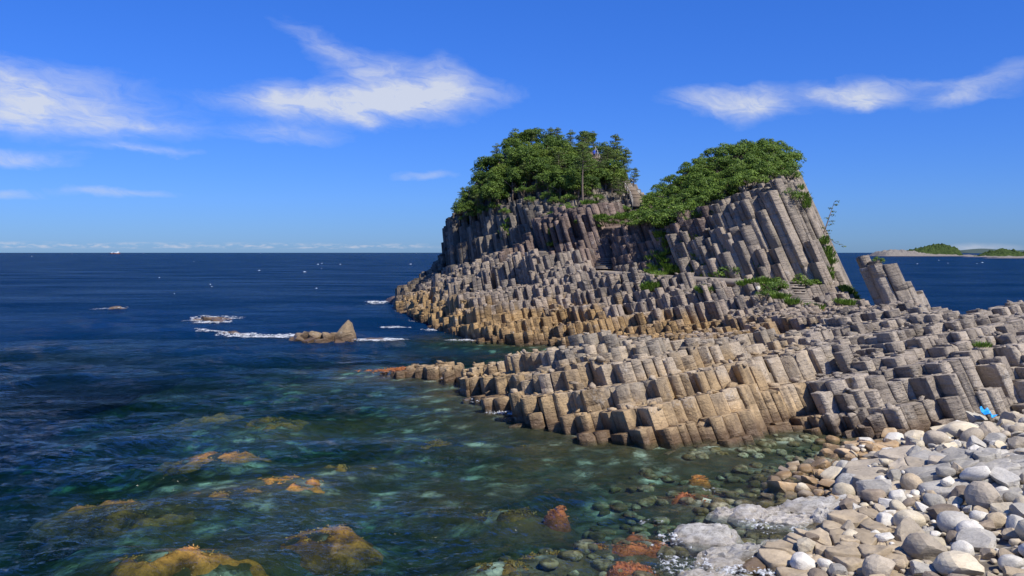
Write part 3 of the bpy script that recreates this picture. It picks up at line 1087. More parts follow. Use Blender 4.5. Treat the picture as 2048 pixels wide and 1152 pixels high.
# distance to dry land for the depth of the sea floor
lx = np.arange(-40, 60, 1.0)
ly = np.arange(14, 180, 1.0)
LX, LY = np.meshgrid(lx, ly, indexing='ij')
land = (hw(LX, LY) > .1) | ((beach_z(LX, LY) > .05) & (LY < 47))
LP = np.stack([LX[land], LY[land]], 1)
edge = land & ~(np.roll(land, 1, 0) & np.roll(land, -1, 0) & np.roll(land, 1, 1) & np.roll(land, -1, 1))
EP = np.stack([LX[edge], LY[edge]], 1)

# weed-covered mounds in the shallows: photo position of the patch, half width, half depth (m), top depth, colour
WEED = [(355, 1082, 2.5, 1.2, .20, 'weed', 'largest bright orange seaweed bed, nearest the bottom left of the sea'),
        (640, 1042, 1.9, 1.3, .20, 'weed', 'bright orange seaweed bed right of the largest one'),
        (570, 945, 2.6, 2.0, .22, 'weed', 'long orange seaweed bed behind the two bright ones'),
        (440, 892, 2.6, 1.7, .26, 'weed', 'dull orange seaweed bed further out to the left'),
        (690, 915, 2.2, 1.2, .34, 'weed_brown', 'faint brown seaweed bed out in the dark water'),
        (540, 828, 2.4, 2.2, .22, 'weed_brown', 'far brown seaweed bed in line with the reef'),
        (430, 822, 2.8, 2.2, .3, 'weed_brown', 'far faint seaweed bed left of the other far bed'),
        (250, 990, 3.0, 1.8, .38, 'weed_brown', 'dim olive seaweed bed at the left of the sea'),
        (455, 965, 2.2, 1.3, .26, 'weed_brown', 'olive seaweed bed between the orange beds'),
        (1112, 1012, .42, .34, .06, 'weed_red', 'small rust red tuft of seaweed breaking the green water'),
        (1100, 1092, 1.5, .7, .12, 'weed_brown', 'brown seaweed bed below the rust red tuft'),
        (1000, 1105, 1.6, .8, .18, 'weed_brown', 'olive brown seaweed bed left of the brown one near the shore'),
        (1190, 1075, .9, .55, .10, 'weed', 'yellow orange seaweed on stones close to the shore'),
        (1390, 985, 1.0, .8, .05, 'weed_red', 'rusty seaweed round a stone at the edge of the clear pool'),
        (1285, 1075, 1.1, 1.0, .02, 'weed_red', 'rusty seaweed washing against the white wet slab'),
        (1260, 1130, .9, .7, .05, 'weed_red', 'rusty seaweed at the bottom edge beside the surf'),
        (1020, 1000, 1.2, .6, .24, 'weed_brown', 'olive seaweed bed left of the rust red tuft'),
        (1395, 945, .5, .4, .12, 'weed', 'small yellow seaweed clump in the clear green pool'),
        (880, 870, 1.5, 1.2, .3, 'weed_brown', 'brown seaweed bed off the tip of the rock shelf'),
        (1050, 880, 1.6, .7, .18, 'weed_brown', 'dark brown seaweed along the foot of the rock shelf')]
WPOS = [on_z(px, py) for px, py, *_ in WEED]


def land_dist(x, y):
    pts_ = np.stack([np.ravel(x), np.ravel(y)], 1)
    out_ = np.empty(len(pts_))
    for k in range(0, len(pts_), 4000):
        c = pts_[k:k + 4000]
        out_[k:k + 4000] = np.sqrt(((c[:, None] - EP[None]) ** 2).sum(2).min(1))
    return out_.reshape(np.shape(x))


BANKS = [(on_z(*q_).x, on_z(*q_).y, a_, b_, t_) for q_, a_, b_, t_ in (((520, 930), 7.0, 5.0, .75), ((330, 1040), 4.0, 3.0, .75), ((480, 825), 6, 5, 1.0), ((980, 960), 4, 3.5, .65), ((60, 780), 6, 5, 1.1))]


def seabed_z(x, y, dist):
    dep = .12 + np.minimum(dist, 9) * .105 + np.clip(dist - 9, 0, 14) * .065 + np.clip(dist - 23, 0, 60) * .11
    n = fbm(np.asarray(x) * .35, np.asarray(y) * .35, 21, 4) - .5
    n2 = fbm(np.asarray(x) * 1.3, np.asarray(y) * 1.3, 23, 3) - .5
    z = -dep + n * np.minimum(1.4, .2 + dist * .08) + n2 * np.minimum(.35, .08 + dist * .02)
    for mx_, my_, ma_, mb_2, mt_ in BANKS:
        r2 = ((x - mx_) / ma_) ** 2 + ((y - my_) / mb_2) ** 2
        z = z + np.maximum(-mt_ - z, 0) * np.exp(-r2 * r2) * (.8 + .5 * n)
    for (px, py, a, b, td, *_), p in zip(WEED, WPOS):
        r2 = ((x - p.x) / (a * 1.15)) ** 2 + ((y - p.y) / (b * 1.15)) ** 2
        z = z + np.maximum(-td - .12 - z, 0) * np.exp(-r2 * 1.1) * .95
    return np.minimum(z, np.where(dist > 1.5, -.06, .5))


gs = .3
gxs, gys = np.arange(-34, 40, gs), np.arange(14, 112, gs)
SX, SY = np.meshgrid(gxs, gys, indexing='ij')
c_x, c_y = np.arange(-36, 44, 1.0), np.arange(12, 116, 1.0)
CXX, CYY = np.meshgrid(c_x, c_y, indexing='ij')
cd = land_dist(CXX, CYY)
inland = (hw(CXX, CYY) > .1) | ((beach_z(CXX, CYY) > .05) & (CYY < 47))
cd = np.where(inland, 0, cd)


def dist_at(x, y):
    fx = np.clip((np.asarray(x) + 36) / 1.0, 0, len(c_x) - 1.001)
    fy = np.clip((np.asarray(y) - 12) / 1.0, 0, len(c_y) - 1.001)
    i, j = fx.astype(int), fy.astype(int)
    a, b = fx - i, fy - j
    return (cd[i, j] * (1 - a) + cd[i + 1, j] * a) * (1 - b) + (cd[i, j + 1] * (1 - a) + cd[i + 1, j + 1] * a) * b


SD = dist_at(SX, SY)
onbeach = (SX > shore_x(SY)) & (SY < 50)
SZ = np.where(onbeach, beach_z(SX, SY) - .12 + (fbm(SX, SY, 31, 3) - .5) * .25, seabed_z(SX, SY, SD))
blend = smooth((shore_x(SY) - SX) / 2.0)
SZ = np.where(onbeach | (SY > 47), SZ, SZ * blend + (beach_z(SX, SY) - .12) * (1 - blend))
rim = np.minimum.reduce([SX + 34, 40 - SX, 112 - SY, SY - 14 + 6])
SZ = np.where(SD > 6, SZ - smooth(1 - rim / 8) * 5, SZ)
ni, nj = SX.shape
ii, jj = np.meshgrid(np.arange(ni - 1), np.arange(nj - 1), indexing='ij')
a = (ii * nj + jj).ravel()
Q = np.stack([a, a + nj, a + nj + 1, a + 1], 1)

m, t, out = new_mat('sea_floor')
pos = t.node('ShaderNodeNewGeometry').outputs['Position']
posw = t.vmath('ADD', pos, t.vmath('MULTIPLY', t.noise(pos, 2.2, 3, .5, 0, True), (.5, .5, 0)))
n1 = t.noise(pos, .45, 5, .65)
n2 = t.noise(posw, 2.2, 5, .7)
v1 = t.voro(posw, .8, 'F1', 1, 1)
vd = t.voro(posw, .8)
c = t.mix(t.rng(t.sep(v1)[0], .2, .9), (.19, .18, .12), (.66, .64, .50))
c = t.mix(t.rng(vd, .25, .55, 0, .85), c, (.06, .05, .03))
brn = t.rng(t.noise(pos, .12, 3, .6), .42, .56)
c = t.mix(t.rng(n1, .40, .52, 0, .93), c, t.mix(brn, (.035, .034, .014), (.11, .066, .022)))
c = t.mix(t.rng(n2, .48, .62, 0, .85), c, (.045, .038, .016))
principled(t, out, c, .9, t.bump(n2, .6, .15), .2)
M['seabed'] = m
m, t, out = new_mat('beach_bed')
pos = t.node('ShaderNodeNewGeometry').outputs['Position']
z = t.sep(pos)[2]
vc = t.voro(pos, 3.2, 'F1', 1, 1)
vd = t.voro(pos, 3.2)
c = t.mix(t.sep(vc)[0], (.22, .19, .15), (.52, .48, .40))
c = t.mix(t.rng(vd, .2, .5, 0, .8), c, (.09, .075, .055))
c = t.mix(t.rng(z, .02, .25, .7, 0), c, (.15, .10, .035))
principled(t, out, c, .9, t.bump(vd, -.8, .2), .2)
M['beach'] = m
zq = SZ.ravel()[Q].mean(1)
isb = zq > -.02
Vs = np.stack([SX, SY, SZ], -1).reshape(-1, 3)
link('seabed', mesh_np('seabed', Vs, Q[~isb], smooth_shade=True), M['seabed'], kind='structure')
link('pebble_beach_ground', mesh_np('pebble_beach_ground', Vs, Q[isb], smooth_shade=True), M['beach'], kind='structure')
mb = MB()
mb.add([(-4e4, -200, -9.5), (4e4, -200, -9.5), (4e4, 4.5e4, -9.5), (-4e4, 4.5e4, -9.5)], [[0, 1, 2, 3]])
link('deep_seabed', mb.mesh('deep_seabed'), M['seabed'], kind='structure')

# waves
wg = np.random.default_rng(12)
WAVES = []
for k in range(46):
    lamw = .55 * (14 / .55) ** wg.random()
    th = R(104) + wg.normal(0, .42)          # travel direction; crests run across the view
    WAVES.append((2 * math.pi / lamw * math.cos(th), 2 * math.pi / lamw * math.sin(th), wg.random() * 6.28, .0078 * lamw ** .80, lamw))


def wave(x, y, spacing=None):
    x, y = np.asarray(x, float), np.asarray(y, float)
    wxp = x + 2.2 * (fbm(x * .13, y * .13, 41, 2) - .5) * 2
    wyp = y + 2.2 * (fbm(x * .13 + 50, y * .13, 43, 2) - .5) * 2
    h = np.zeros(x.shape)
    for kx, ky, ph, am, lamw in WAVES:
        f = am if spacing is None else am * np.clip((lamw / (3.0 * spacing) - .6) / .8, 0, 1)
        s_ = np.sin(kx * wxp + ky * wyp + ph)
        h += f * (s_ + .35 * (s_ * s_ - .5))
    gust = .55 + .9 * fbm(x * .06, y * .09, 47, 2)
    sh_ = np.clip(dist_at(x, y) / 9, .32, 1) if np.ndim(x) else 1
    far = np.clip(1 - (np.hypot(x, y) - 200) / 500, 0, 1)
    return h * gust * sh_ * far


angs = np.concatenate([np.linspace(-86, -37, 30)[:-1], np.linspace(-37, 37, 600), np.linspace(37, 86, 30)[1:]])
pr = np.concatenate([np.linspace(640, 24, 430), np.geomspace(24, .2, 70)[1:]])
rad = CAMH * F / 2 / pr
AA, RR = np.meshgrid(np.radians(angs), rad, indexing='ij')
WX, WY = RR * np.sin(AA), RR * np.cos(AA)
drad = np.gradient(rad)[None, :] + 0 * AA
WZ = wave(WX, WY, np.maximum(drad, RR * .0022) * .6)
ni, nj = WX.shape
V = np.stack([WX, WY, WZ], -1).reshape(-1, 3)
ii, jj = np.meshgrid(np.arange(ni - 1), np.arange(nj - 1), indexing='ij')
a = (ii * nj + jj).ravel()
Q = np.stack([a, a + 1, a + nj + 1, a + nj], 1)[:, ::-1]
# close the body of water: walls and bottom
loop = np.concatenate([np.arange(nj), (np.arange(1, ni)) * nj + nj - 1, (ni - 1) * nj + np.arange(nj - 2, -1, -1), np.arange(ni - 2, 0, -1) * nj])
Vb = V[loop].copy()
Vb[:, 2] = -11
nb0 = len(V)
V = np.concatenate([V, Vb, [[0, 500, -11]]])
k = np.arange(len(loop))
k1 = (k + 1) % len(loop)
Qw = np.stack([loop[k], loop[k1], nb0 + k1, nb0 + k], 1)[:, ::-1]
Tb = np.stack([np.full(len(loop), len(V) - 1), nb0 + k, nb0 + k1], 1)
dv = dist_at(V[:, 0], V[:, 1])
deep_at = smooth((V[:, 1] - 52 - (fbm(V[:, 0] * .05, V[:, 1] * .05, 61, 2) - .5) * 20) / 45) * smooth((dv + np.clip(V[:, 1] - 90, 0, 50) - 1) / 14)
deep_at = np.maximum(deep_at, .35 * smooth((dv - 16) / 20))
sea_me = mesh_np('sea', V, [Q, Qw, Tb], {'deep': deep_at}, smooth_shade=True)
m, t, out = new_mat('sea_water')
pos = t.node('ShaderNodeNewGeometry').outputs['Position']
x, y, z = t.sep(pos)
wv = t.comb(t.math('MULTIPLY', x, .8), t.math('ADD', y, t.math('MULTIPLY', x, .35)), 0)
w1 = t.noise(wv, 2.6, 4, .6, .4)
w2 = t.noise(wv, .55, 4, .6, .5)
w3 = t.noise(wv, .07, 5, .65, .3)
nrm = t.bump(w1, 1.0, .20)
nrm = t.bump(w2, .8, .45, nrm)
nrm = t.bump(w3, .7, 3.0, nrm)
lw = t.node('ShaderNodeFresnel')
lw.inputs['IOR'].default_value = 1.33
t.l.new(nrm, lw.inputs['Normal'])
deep = t.node('ShaderNodeAttribute', attribute_name='deep').outputs['Fac']
fr = t.math('MINIMUM', t.math('MULTIPLY', lw.outputs[0], t.rng(deep, 0, 1, .56, .32)), t.rng(deep, 0, 1, .42, .15))
gust = t.noise(t.comb(t.math('MULTIPLY', x, .35), t.math('ADD', y, t.math('MULTIPLY', x, .12)), 0), .05, 9, .68, .4)
fr = t.math('MULTIPLY', fr, t.rng(gust, .36, .64, .15, 1.75))
gl = t.node('ShaderNodeBsdfGlossy')
gl.inputs['Roughness'].default_value = .09
t.l.new(nrm, gl.inputs['Normal'])
tr = t.node('ShaderNodeBsdfTransparent')
df = t.node('ShaderNodeBsdfDiffuse')
t.put(df.inputs['Color'], t.mix(deep, (.004, .030, .034), (.002, .022, .072)))
t.l.new(nrm, df.inputs['Normal'])
m1 = t.node('ShaderNodeMixShader')
t.put(m1.inputs[0], t.rng(deep, 0, 1, .03, .88))
t.l.new(tr.outputs[0], m1.inputs[1])
t.l.new(df.outputs[0], m1.inputs[2])
m2 = t.node('ShaderNodeMixShader')
t.l.new(fr, m2.inputs[0])
t.l.new(m1.outputs[0], m2.inputs[1])
t.l.new(gl.outputs[0], m2.inputs[2])
t.l.new(m2.outputs[0], out.inputs['Surface'])
va = t.node('ShaderNodeVolumeAbsorption')
va.inputs['Color'].default_value = (.46, .73, .68, 1)
va.inputs['Density'].default_value = .74
t.l.new(va.outputs[0], out.inputs['Volume'])
M['sea'] = m
link('sea', sea_me, M['sea'], kind='structure')


def foam_sheet(cx_, cy_, a, b, thr, seed, rot=0., lift=.05, fine=1.0):
    st = max(.05, min(.16, a / 45)) if cy_ < 60 else .15
    u = np.arange(-a, a + st, st)
    v = np.arange(-b, b + st, st)
    U, W = np.meshgrid(u, v, indexing='ij')
    c, s_ = math.cos(rot), math.sin(rot)
    X, Y = cx_ + U * c - W * s_, cy_ + U * s_ + W * c
    e = np.sqrt((U / a) ** 2 + (W / b) ** 2)
    e = e + (fbm(X * 1.1, Y * 1.1, seed, 3) - .5) * .9
    n = fbm(X * 3.2 * fine, Y * 4.5 * fine, seed + 3, 4, .6)
    n2 = 1 - np.abs(fbm(X * 1.6 * fine, Y * 2.4 * fine, seed + 9, 3) - .5) * 4
    n3 = fbm(X * 7 * fine, Y * 9 * fine, seed + 15, 3) - .5
    den = np.minimum((1 - e) * .8, .42) + (n - .5) * 1.7 + n2 * .3 + n3 * .6 - .12
    on = den > thr - .30
    Zf = wave(X, Y) + lift + np.clip(den - thr, 0, .5) * .16
    ni_, nj_ = U.shape
    i_, j_ = np.meshgrid(np.arange(ni_ - 1), np.arange(nj_ - 1), indexing='ij')
    q = (i_ * nj_ + j_)
    okq = on[:-1, :-1] & on[1:, :-1] & on[1:, 1:] & on[:-1, 1:]
    q = q[okq]
    if not len(q):
        return None
    Qf = np.stack([q, q + nj_, q + nj_ + 1, q + 1], 1)
    used, inv = np.unique(Qf, return_inverse=True)
    Vf = np.stack([X, Y, Zf], -1).reshape(-1, 3)[used]
    return Vf, inv.reshape(-1, 4), (den - thr).reshape(-1)[used]


FOAM = [(1560, 1120, .9, 1.0, .02, .3), (1530, 1060, .7, .35, .2, .2), (1600, 1075, .5, .5, .2, 0), (1470, 1140, 1.2, .5, .2, 0), (1380, 1125, 1.0, .4, .25, .1), (1340, 1085, .5, .5, .25, 0), (1600, 1140, .6, .5, .1, .4), (1520, 1045, 1.0, .5, .3, 0), (1310, 1040, .6, .3, .35, 0), (1650, 1022, 1.2, .5, .35, 0), (1360, 1140, .8, .5, .2, 0),
        (545, 674, 3.2, 1.6, .10, 0), (480, 671, 2.6, .9, .2, 0), (425, 668, 2.0, .7, .2, 0), (428, 638, 3.6, 3.0, .28, 0), (420, 645, 2.6, 1.0, .18, 0),
        (770, 683, 2.6, 1.1, .12, 0), (730, 682, 1.4, .8, .2, 0), (228, 619, 2.9, 1.4, .42, 0), (195, 620, 2.0, .8, .5, 0), (790, 655, 1.9, .9, .2, 0),
        (755, 606, 2.0, 2.4, .25, 0), (815, 624, 1.5, 1.6, .32, .9), (842, 642, 1.4, 1.5, .28, .9), (868, 660, 1.6, 1.0, .28, .6), (930, 680, 2.2, .9, .22, .2),
        (1000, 826, 1.0, .8, .18, 0), (1025, 830, .5, .6, .15, 0), (950, 803, 1.4, 1.0, .40, .2), (985, 790, .6, 1.0, .35, .5), (945, 772, 1.0, .5, .32, 0),
        (830, 748, 1.6, .6, .38, 0), (905, 760, 1.2, .5, .42, 0), (1575, 1128, .55, .75, .05, .5), (1545, 1148, .8, .6, .12, 0), (1345, 1120, .5, .5, .28, 0),
        (1330, 1075, .5, .35, .32, 0), (1410, 1148, .9, .4, .42, 0), (1420, 982, .35, .3, .38, 0), (1500, 1045, .7, .4, .48, 0), (1620, 1050, .9, .4, .5, 0),
        (1540, 1075, .5, .3, .4, .4), (1385, 1100, .8, .25, .42, .2), (1310, 1095, .5, .25, .38, 0), (1275, 1045, .4, .2, .46, 0), (1590, 1065, .6, .3, .42, 0)]
m, t, out = new_mat('surf_foam')
pos = t.node('ShaderNodeNewGeometry').outputs['Position']
den = t.node('ShaderNodeAttribute', attribute_name='den').outputs['Fac']
fn = t.noise(pos, 3.4, 5, .62)
fv = t.voro(t.vmath('ADD', pos, t.vmath('MULTIPLY', t.noise(pos, 3, 3, .5, 0, True), (.5, .5, 0))), 4.0, 'DISTANCE_TO_EDGE')
lace = t.rng(fv, .02, .16, .25, -.25)
al = t.rng(t.math('ADD', t.math('ADD', den, lace), t.math('MULTIPLY', t.math('SUBTRACT', fn, .5), .9)), -.06, .60, 0, .78)
principled(t, out, (.62, .64, .65), .8, None, .2, **{'Alpha': al})
M['surf'] = m
mb = MB()
dens_ = []
for k, (px, py, a_, b_, thr, rot) in enumerate(FOAM):
    p = on_z(px, py)
    r_ = foam_sheet(p.x, p.y, a_, b_ * (1.6 if p.y > 75 else 1.2), thr + (-.06 if p.y > 60 else .24), 100 + k * 7, rot, fine=1.0 if p.y > 60 else 2.2)
    if r_:
        mb.add(*r_[:2])
        dens_.append(r_[2])
link('surf_foam', mb.mesh('surf_foam', {'den': np.concatenate(dens_)}, True), M['surf'], kind='stuff')
# whitecaps far out
mb = MB()
g = np.random.default_rng(5)
for k in range(46):
    py = 506.5 + 90 * g.random() ** 1.6
    px = g.uniform(-20, 880) if g.random() < .72 else g.uniform(1690, 2060)
    p = on_z(px, py)
    if py > 545 and g.random() < .5:
        continue
    w_ = g.uniform(.3, 1.0) * (p.y / 500) ** .6
    n = 7
    th = np.linspace(0, 2 * math.pi, n + 1)[:-1]
    V = np.stack([p.x + np.cos(th) * w_ * g.uniform(.7, 1.2, n), p.y + np.sin(th) * w_ * .35, np.full(n, .25)], 1)
    V = np.concatenate([V, [[p.x, p.y, .28 + .18 * w_]]])
    mb.add(V, None, np.stack([np.arange(n), (np.arange(n) + 1) % n, np.full(n, n)], 1))
link('whitecaps', mb.mesh('whitecaps'), M['foam'], kind='stuff')


# ------------------------------------------------------------------ leaves
def leaf_quads(C, N, size, aspect=.6, g=None, up=.0):
    n = len(C)
    t1 = g.normal(0, 1, (n, 3))
    t1[:, 2] += up
    t1 -= (t1 * N).sum(1, keepdims=True) * N
    t1 /= np.maximum(np.linalg.norm(t1, axis=1, keepdims=True), 1e-6)
    t2 = np.cross(N, t1)
    s_ = (size * g.uniform(.65, 1.3, n))[:, None]
    V = np.stack([C - t1 * s_ * .5, C + t2 * s_ * aspect * .5, C + t1 * s_ * .5, C - t2 * s_ * aspect * .5], 1).reshape(-1, 3)
    Q = np.arange(n * 4).reshape(n, 4)
    return V, Q


def unit(g, n):
    v = g.normal(0, 1, (n, 3))
    return v / np.linalg.norm(v, axis=1, keepdims=True)


def crown_mesh(name, blobs_, per, size, seed, aspect=.6, flat=1.0, upn=.5):
    """leaves spread over many small clumps; blobs_ = (centre, radii, tone)"""
    g = np.random.default_rng(seed)
    Vs_, Qs_, T_ = [], [], []
    n0 = 0
    for c, r_, tone in blobs_:
        n = int(per * (r_[0] * r_[1] * r_[2]) ** (2 / 3) / .5)
        d_ = unit(g, n)
        d_[:, 2] = np.where((d_[:, 2] < -.25) & (g.random(n) < .7), -d_[:, 2], d_[:, 2])
        rr = g.uniform(.72, 1.05, n)[:, None]
        C = np.array(c) + d_ * np.array(r_) * rr
        N = d_ + unit(g, n) * .75
        N[:, 2] += upn
        N /= np.linalg.norm(N, axis=1, keepdims=True)
        V, Q = leaf_quads(C, N, size, aspect, g)
        Vs_.append(V)
        Qs_.append(Q + n0)
        n0 += len(V)
        tl = np.clip(tone + g.normal(0, .13, n) , 0, 1)
        T_.append(np.repeat(tl, 4))
    return mesh_np(name, np.concatenate(Vs_), np.concatenate(Qs_), {'tone': np.concatenate(T_)})


def broadleaf(seed):
    g = np.random.default_rng(seed)
    bl = []
    for k in range(26):
        d_ = unit(g, 1)[0]
        d_[2] = abs(d_[2]) * .95 - .12
        rr = g.uniform(.5, 1.0) * 1.55
        c = np.array([d_[0] * rr * 1.1, d_[1] * rr * 1.1, 1.7 + d_[2] * rr * 1.25])
        r_ = g.uniform(.38, .72)
        bl.append((c, (r_, r_, r_ * .8), g.uniform(.0, .95)))
    crown = crown_mesh('crown', bl, 210, .20, seed)
    tb = MB()
    tb.tube([(0, 0, -1.0), (.06, .03, .5), (-.05, .05, 1.3), (.05, 0, 2.2)], [.16, .13, .10, .05], 6)
    for k in range(5):
        a_ = g.uniform(0, 6.28)
        z0 = g.uniform(.6, 1.4)
        tb.tube([(0, 0, z0), (math.cos(a_) * .6, math.sin(a_) * .6, z0 + .5), (math.cos(a_) * 1.15, math.sin(a_) * 1.15, z0 + .9)], [.07, .05, .025], 5)
    return crown, tb.mesh('trunk')


def pine(seed, height=4.5, bare=.35, spread=1.5, npads=13, leanx=.2):
    g = np.random.default_rng(seed)
    bl = []
    tb = MB()
    tp = [(leanx * f * f * height * .5 + .12 * math.sin(f * 5 + seed), .1 * math.sin(f * 4), f * height - .8 * (1 - f)) for f in np.linspace(0, 1, 7)]
    tb.tube(tp, list(np.linspace(.17, .04, 7)), 6)
    for k in range(npads):
        f = bare + (1 - bare) * (k + .6) / npads
        a_ = k * 2.4 + g.uniform(-.5, .5)
        i = f * 6
        i0 = min(int(i), 5)
        base = np.array(tp[i0]) * (1 - (i - i0)) + np.array(tp[i0 + 1]) * (i - i0)
        ln = spread * (1.08 - f) ** .55 * g.uniform(.6, 1.1)
        end = base + np.array([math.cos(a_) * ln, math.sin(a_) * ln, ln * .22 + .05])
        tb.tube([base, (base + end) / 2 + np.array([0, 0, -.05]), end], [.055, .04, .02], 5)
        for q_ in (.55, .85, 1.1):
            c = base + (end - base) * q_ + g.normal(0, .12, 3)
            r_ = g.uniform(.32, .6)
            bl.append((c, (r_ * 1.15, r_ * 1.15, r_ * .42), g.uniform(.25, .85)))
    bl.append((np.array(tp[-1]) + (0, 0, .1), (.35, .35, .4), .7))
    crown = crown_mesh('crown', bl, 230, .20, seed, .34, upn=.2)
    return crown, tb.mesh('trunk')


def shrub(seed):
    g = np.random.default_rng(seed)
    bl = []
    for k in range(20):
        a_, rr = g.uniform(0, 6.28), 1.3 * math.sqrt(g.random())
        zc = .55 * (1 - (rr / 1.5) ** 2) + g.uniform(-.12, .22)
        r_ = g.uniform(.28, .52)
        bl.append(((math.cos(a_) * rr, math.sin(a_) * rr, zc), (r_ * 1.1, r_ * 1.1, r_ * .62), g.uniform(.0, 1.0)))
    crown = crown_mesh('foliage', bl, 250, .15, seed, .6, upn=.5)
    tb = MB()
    for k in range(6):
        a_ = g.uniform(0, 6.28)
        tb.tube([(0, 0, -.4), (math.cos(a_) * .35, math.sin(a_) * .35, .15), (math.cos(a_) * .9, math.sin(a_) * .9, .45)], [.05, .04, .02], 5)
    return crown, tb.mesh('stem')


def tuft(seed, n=90, h=.5, spread=.45, w=.09):
    g = np.random.default_rng(seed)
    V, Q, T = [], [], []
    for k in range(n):
        a_, rr = g.uniform(0, 6.28), spread * math.sqrt(g.random())
        b = np.array([math.cos(a_) * rr, math.sin(a_) * rr, -.06])
        hh = h * g.uniform(.5, 1.1)
        tip = b + np.array([math.cos(a_) * hh * .5 + g.normal(0, .1), math.sin(a_) * hh * .5 + g.normal(0, .1), hh])
        p = np.array([-math.sin(a_ + g.normal(0, .6)), math.cos(a_), 0]) * w * .5
        mid_ = (b + tip) / 2 + np.array([0, 0, hh * .12])
        i = len(V)
        V += [b - p * .6, b + p * .6, mid_ + p, mid_ - p, tip + p * .3, tip - p * .3]
        Q += [[i, i + 1, i + 2, i + 3], [i + 3, i + 2, i + 4, i + 5]]
        T += [g.random()] * 6
    return np.array(V), np.array(Q), np.array(T)


def surf_hit(px, py):
    Ds = np.arange(39, 176, .1)
    zz = z_of(py, Ds)
    h = hw((px - CX) / F * Ds, Ds)
    k = np.nonzero(zz <= h + .02)[0]
    return None if not len(k) else pt(px, py, Ds[k[0]])


def plant(kind, loc, s, rz, protos, mat, label, cat, group=None, names=('trunk', 'crown'), sz=1.0):
    crown, trunk = protos
    r_ = empty(kind, loc, label, cat, group, rz)
    r_.scale = (s, s, s * sz)
    link(names[0], trunk, M['bark'], r_)
    link(names[1], crown, M[mat], r_)
    return r_


BL = [broadleaf(s) for s in (11, 12, 13, 14, 15)]
PN = [pine(21), pine(22, 4.2, .3, 1.7, 12, -.2), pine(23, 3.6, .25, 1.3, 11, .1)]
SB = [shrub(s) for s in (31, 32, 33, 34)]
vg = np.random.default_rng(9)
crest_y = lambda px: np.interp(px, [905, 930, 940, 1000, 1060, 1120, 1190, 1240, 1270, 1300], [450, 388, 378, 314, 294, 294, 297, 335, 374, 398])
low_y = lambda px: np.interp(px, [905, 920, 960, 1000, 1030, 1080, 1130, 1160, 1200, 1240, 1285], [452, 432, 436, 418, 394, 384, 398, 404, 388, 395, 402])
zones = [(0, 'on the steep seaward edge'), (985, 'on the left shoulder of the summit'), (1060, 'on the middle of the summit'),
         (1140, 'near the upper stairs'), (1225, 'above the lower stairs')]
for px0 in np.arange(912, 1285, 21):
    y = crest_y(px0) + 7
    yl = low_y(px0)
    while y < yl:
        px, py = px0 + vg.uniform(-9, 9), y + vg.uniform(-6, 6)
        y += vg.uniform(15, 21)
        if abs(px - 1188) < 13 and 306 < py < 362:
            continue
        if 1240 < px < 1296 and py > 352:
            continue
        p = surf_hit(px, max(py, crest_y(px) + 3))
        if p is None or p.y < 112:
            continue
        edge_ = px < 960
        s_ = vg.uniform(.68, .95) if edge_ else vg.uniform(.85, 1.25)
        zone = [z_ for x0, z_ in zones if px >= x0][-1]
        if px > 1190 and vg.random() < .3 or vg.random() < .12:
            plant('pine_tree', p - Vector((0, 0, .3)), s_ * .8, vg.uniform(0, 6.28), PN[vg.integers(3)], 'needle',
                  'layered green pine ' + zone + (', against the sky' if py < crest_y(px) + 20 else ', right above the bare rock' if py > yl - 22 else ', halfway down'), 'tree', 'pines on the highest crag')
        else:
            plant('broadleaf_tree', p - Vector((0, 0, .4)), s_, vg.uniform(0, 6.28), BL[vg.integers(5)], ('leaf', 'leaf_dark', 'leaf_dark', 'leaf_light', 'leaf')[vg.integers(5)],
                  'dense broadleaf tree ' + zone + (', against the sky' if py < crest_y(px) + 20 else ', right above the bare rock' if py > yl - 22 else ', upper slope' if py < (crest_y(px) + yl) / 2 else ', lower slope'), 'tree', 'broadleaf trees on the highest crag', sz=vg.uniform(.85, 1.1))
for px, py, s_, lab in ((1062, 301, .95, 'flat topped pine standing highest on the left of the summit'), (1030, 306, .8, 'smaller pine leaning left beside the highest summit pine'),
                        (1100, 302, .9, 'pine with ragged crown in the middle of the summit'), (1188, 304, 1.0, 'thin pine sticking up above the upper stairs'),
                        (1168, 306, .8, 'pale green pine just left of the thin summit pine'), (1226, 330, 1.15, 'broad dark pine right of the upper stairs'),
                        (1246, 358, 1.1, 'tall layered pine between the upper and the lower stairs'), (1268, 372, .7, 'small pine pointing out over the saddle')):
    p = surf_hit(px, py)
    if p is not None:
        plant('pine_tree', p - Vector((0, 0, .3)), s_ * .9, vg.uniform(0, 6.28), PN[vg.integers(3)], 'needle', lab, 'tree')
for px, py, s_ in ((1206, 372, .95), (1224, 384, .8), (1238, 398, .75), (1215, 352, 1.05), (1238, 338, .9), (1250, 372, .8)):
    p = surf_hit(px, py)
    if p is not None:
        plant('pine_tree', p - Vector((0, 0, .3)), s_ * .9, vg.uniform(0, 6.28), PN[vg.integers(3)], 'needle', 'dark layered pine on the slope between the upper and lower stairs', 'tree', 'pines between the stairs')
bp = pine(29, 7.6, .58, 2.5, 15, -.12)
p = surf_hit(1166, 402)
plant('pine_tree', p + Vector((0, -.6, -.2)), 1.0, 1.2, bp, 'needle', 'tall pine with long bare trunk and spreading crown in front of the upper stairs', 'tree')
